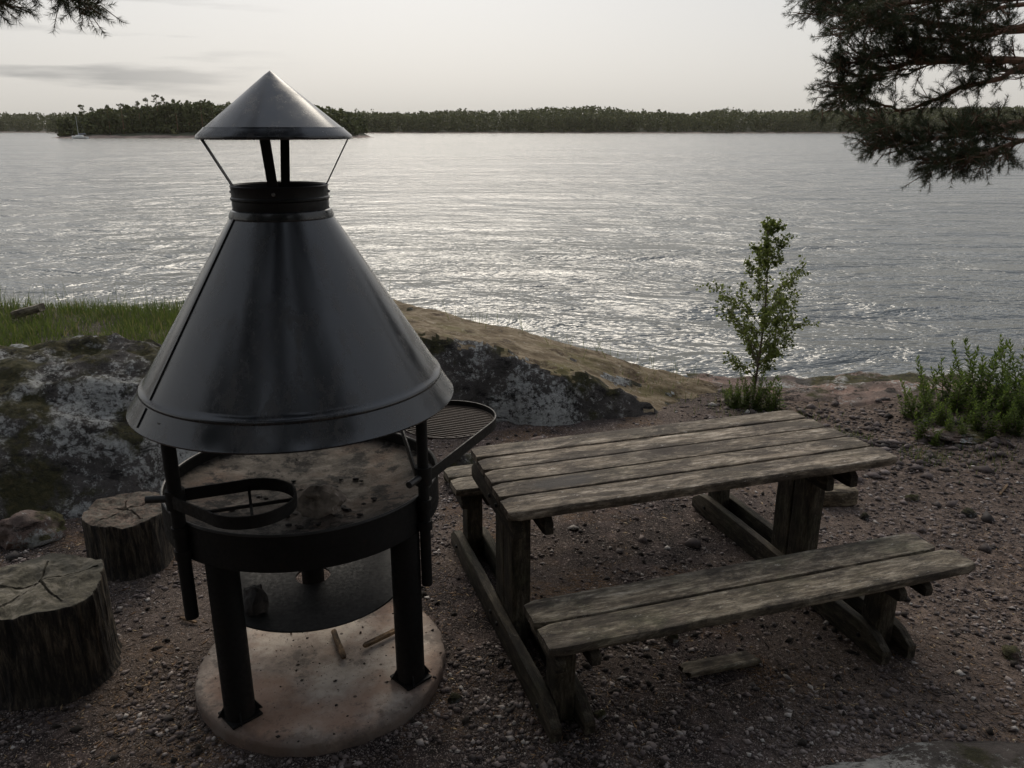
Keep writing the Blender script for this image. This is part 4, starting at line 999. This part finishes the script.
for (x, y, z_, w_) in ((-1.0, 1.9, 7.5, .55), (.6, 2.3, 7.8, .5), (-2.5, 1.7, 7.9, .6), (1.2, 3.4, 8.6, .6), (-3.2, 3.4, 8.5, .7), (-.3, .9, 7, .5), (2.2, 2.2, 8.2, .6), (-2.2, .6, 7.2, .9), (.1, 1.5, 7.6, .8), (-1.5, .3, 7.8, .8), (1.4, .9, 7.4, .8), (-3.6, 1.3, 7.4, .9), (-.7, -.5, 7, .9), (2.9, 1.1, 8, .8), (-4.8, .6, 8, 1.0)): cs += [(x, y, z_, w_, w_*1.1, .4)]*5
V, Fq = crown_cards(cs, 170, .19)
wd = rawmesh('pine_wood', V, Fq, m_leaf('wood_foliage', (.02, .03, .014), (.05, .07, .03), .15), col=np.repeat(rng.random(len(Fq)), 4)); tag(wd, 'dense pine wood closing in behind the viewer, with clumps added overhead', 'wood', kind='stuff')
tr = trunks.build('pine_wood_trunks', m_pbark); tag(tr, 'trunks of the pine wood behind the viewer', 'wood', kind='stuff')

# ------------------------------------------------------------------ far shores
m_far = m_leaf('far_pines', (.035, .045, .016), (.085, .095, .03), .25, (.12, .12, .045)); m_shore = m_shoref()
def shore(name, x0, x1, y0, depth, hfun, treetop, ntree, label, seed, cards=46, wk=1.0, highh=14, hk=1.1):
    random.seed(seed)
    xs = axis((x0, x1, (x1-x0)/160)); ys = axis((y0-8, y0+depth, depth/26))
    def f(x, y):
        t = ss(y0+3*fbm(x*.03, 1), y0+depth*.5, y)*ss(x0, x0+(x1-x0)*.06, x)*ss(x1, x1-(x1-x0)*.06, x)
        return WATER-.6+(hk+1.6*hk/2.3*fbm(x*.05, y*.02, 2, 4))*ss(y0-4, y0+8, y+16*fbm(x*.03, 3, 0, 4))*ss(x0, x0+20, x)*ss(x1, x1-20, x)+hfun(x)*t+.7*fbm(x*.12, y*.12, 1)*ss(y0-6, y0+6, y)
    g_ = grid(name+'_shore', xs, ys, f, m_shore); struct(g_)
    cs = []; 
    for k in range(ntree):
        x = random.uniform(x0+6, x1-6); u = random.random()**1.4; y = y0+12+u*depth*.85+6*fbm(x*.04, 7)
        z = f(x, y); top = treetop(x)+2.2*fbm(x*.022, 5, 0, 4)*y0/740+random.gauss(0, .45)
        if random.random() < .04: top += 2
        hh = min(max(top-z, 3), highh)*(random.uniform(.86, 1.0) if u > .25 else random.uniform(.55, .9))
        w_ = random.uniform(2.8, 4.6)*wk
        for q in range(5):
            t_ = .25+.19*q; cs.append((x+random.gauss(0, .3), y, z+hh*t_*random.uniform(.95, 1.03), w_*(1.15-.55*t_), w_*(1.1-.5*t_), hh*.12))
        cs.append((x, y, z+hh*.15, w_, w_, hh*.15))
    V, Fq = crown_cards(cs, cards//6, 1.05*(y0/740)**.5+.1)
    o = rawmesh(name+'_wood', V, Fq, m_far, col=np.repeat(rng.random(len(Fq)), 4)); tag(o, label, 'wood', kind='stuff'); return f
def top_at(D):   # treetop height from the picture row
    return lambda y: H+(129.0-y)/F*D
D0 = 740; ta = top_at(D0)
prof = [(330, 113), (420, 114), (470, 111), (530, 112), (590, 107), (640, 112), (700, 114), (740, 111.5), (800, 112.5), (860, 111), (930, 109), (1024, 107), (1150, 106), (1400, 108)]
tt = lambda x: ta(itp(prof, 512+x*F/(D0*.96)))
shore('middle', -420, 900, D0, 130, lambda x: 5.5, tt, 5200, 'dark wooded far shore running across the middle and right of the lake', 1, cards=48, highh=17)
D1 = 900; ta1 = top_at(D1)
shore('distant', -1100, -300, D1, 120, lambda x: 4, lambda x: ta1(115), 1800, 'low wooded shore in the far distance at the left edge', 2, cards=48, highh=18)
D2 = 345; ta2 = top_at(D2)
prof2 = [(70, 118), (85, 110), (130, 108), (160, 101.5), (185, 106), (215, 107), (260, 106), (310, 110), (345, 118), (380, 126)]
shore('island', -198, -62, D2, 42, lambda x: 2.2, lambda x: ta2(itp(prof2, 512+x*F/(D2*.96))), 620, 'nearer wooded island left of the hood with pink rocks at its foot', 3, cards=110, wk=.62, highh=12, hk=.8)
# taller single pines on the island skyline
def far_pine(seed, h):
    random.seed(seed); cs = []
    for q in range(9):
        t_ = random.uniform(.45, 1); cs.append((random.gauss(0, .7)*(1.2-t_)*1.6, random.gauss(0, .5), h*t_, 1.1*(1.35-t_)+.2, 1.0, .55))
    return crown_cards(cs, 30, .33)
fp = []
for k in range(3):
    V, Fq = far_pine(50+k, 11); c_ = rawmesh('crown', V, Fq, m_far, col=np.repeat(rng.random(len(Fq)), 4)); mt = MB(); mt.tube([(0, 0, -1), (0.1, 0, 5), (0, 0, 10.5)], [.22, .16, .05], 6); q = mt.build('trunk', m_pbark); fp.append((c_, q))
random.seed(9)
for i, (x, yt) in enumerate([(84, 108), (96, 109.5), (110, 108), (124, 107), (141, 104), (151, 102), (160, 99), (167, 100), (178, 103), (190, 104), (203, 105), (214, 105)]):
    D = D2+14; ztop = H+(129-yt)/F*D; base = pd(x, 130, D)
    t = thing('far_pine', 'tall pine standing out above the skyline of the nearer island', 'tree', (base.x, D, ztop-11), random.uniform(0, 6), 'tall pines on the skyline of the nearer island')
    for q in fp[i % 3]:
        c_ = q if i < 3 else q.copy()
        if i >= 3: C.objects.link(c_)
        c_.parent = t
# sailing boat at anchor
SBx = pd(80, 137, 325); t = thing('sailing_boat', 'small white sailing boat with bare mast moored by the island', 'boat', (SBx.x, 325, WATER), R(170))
white = m_plain('white_gelcoat', (.62, .62, .60), .35, .08)
m = MB(); secs = []
for i in range(13):
    q = i/12; x = lerp(-3.2, 3.6, q); w_ = 1.1*math.sin(PI*min(1, .28+.72*q))**.7 if q < 1 else .02; w_ = max(.02, w_); zt = .75+.35*q*q
    for (a, b_) in ((-1, 1), (-.92, .45), (-.5, 0), (0, -.25/1), (.5, 0), (.92, .45), (1, 1)): secs.append((x+(.15 if b_ < .3 else 0)*(-1 if q > .5 else 0), a*w_, b_*zt if b_ > 0 else b_))
fs = [(i*7+k, (i+1)*7+k, (i+1)*7+k+1, i*7+k+1) for i in range(12) for k in range(6)]+[(i*7, i*7+6, (i+1)*7+6, (i+1)*7) for i in range(12)]+[tuple(range(7))]
m.add(secs, fs); m.build('hull', white, t)
m = MB(); m.plank(-1.2, 1.4, -.6, .6, .8, 1.35, nx=6, r=.15, wob=0); m.build('cabin', white, t)
m = MB(); m.tube([(.5, 0, .8), (.5, 0, 8.3)], [.07, .05], 8); m.build('mast', m_plain('mast_metal', (.5, .5, .5), .4, .1), t)
m = MB(); m.tube([(.4, 0, 1.75), (-2.6, 0, 1.8)], [.14, .1], 8); m.build('furled_sail', m_plain('sail_cover', (.2, .22, .28), .8, .1), t)
m = MB(); 
for (a, b_) in (((.5, 0, 8.2), (3.5, 0, 1.1)), ((.5, 0, 8.2), (-3.1, 0, .8))): m.tube([a, b_], .02, 4)
m.build('stay', m_plain('wire', (.3, .3, .3), .4, .1), t)
# thin air over the lake
hb = MB(); hb.add([(x, y, z) for z in (-4.2, 40) for (x, y) in ((-3300, -80), (3300, -80), (3300, 4600), (-3300, 4600))], [(3, 2, 1, 0), (4, 5, 6, 7), (0, 1, 5, 4), (1, 2, 6, 5), (2, 3, 7, 6), (3, 0, 4, 7)])
hm = bpy.data.materials.new('thin_air'); hm.use_nodes = True; nn = hm.node_tree.nodes; nn.clear(); oo = nn.new('ShaderNodeOutputMaterial'); pv = nn.new('ShaderNodeVolumePrincipled')
pv.inputs['Color'].default_value = (.95, .88, .72, 1); pv.inputs['Density'].default_value = .00007; hm.node_tree.links.new(pv.outputs[0], oo.inputs['Volume'])
ho = hb.build('haze', hm, smooth=0); ho['kind'] = 'stuff'; ho['label'] = 'thin pale haze over the lake'; ho['category'] = 'haze'
print('objects', len(bpy.data.objects), 'verts', sum(len(q.vertices) for q in bpy.data.meshes))
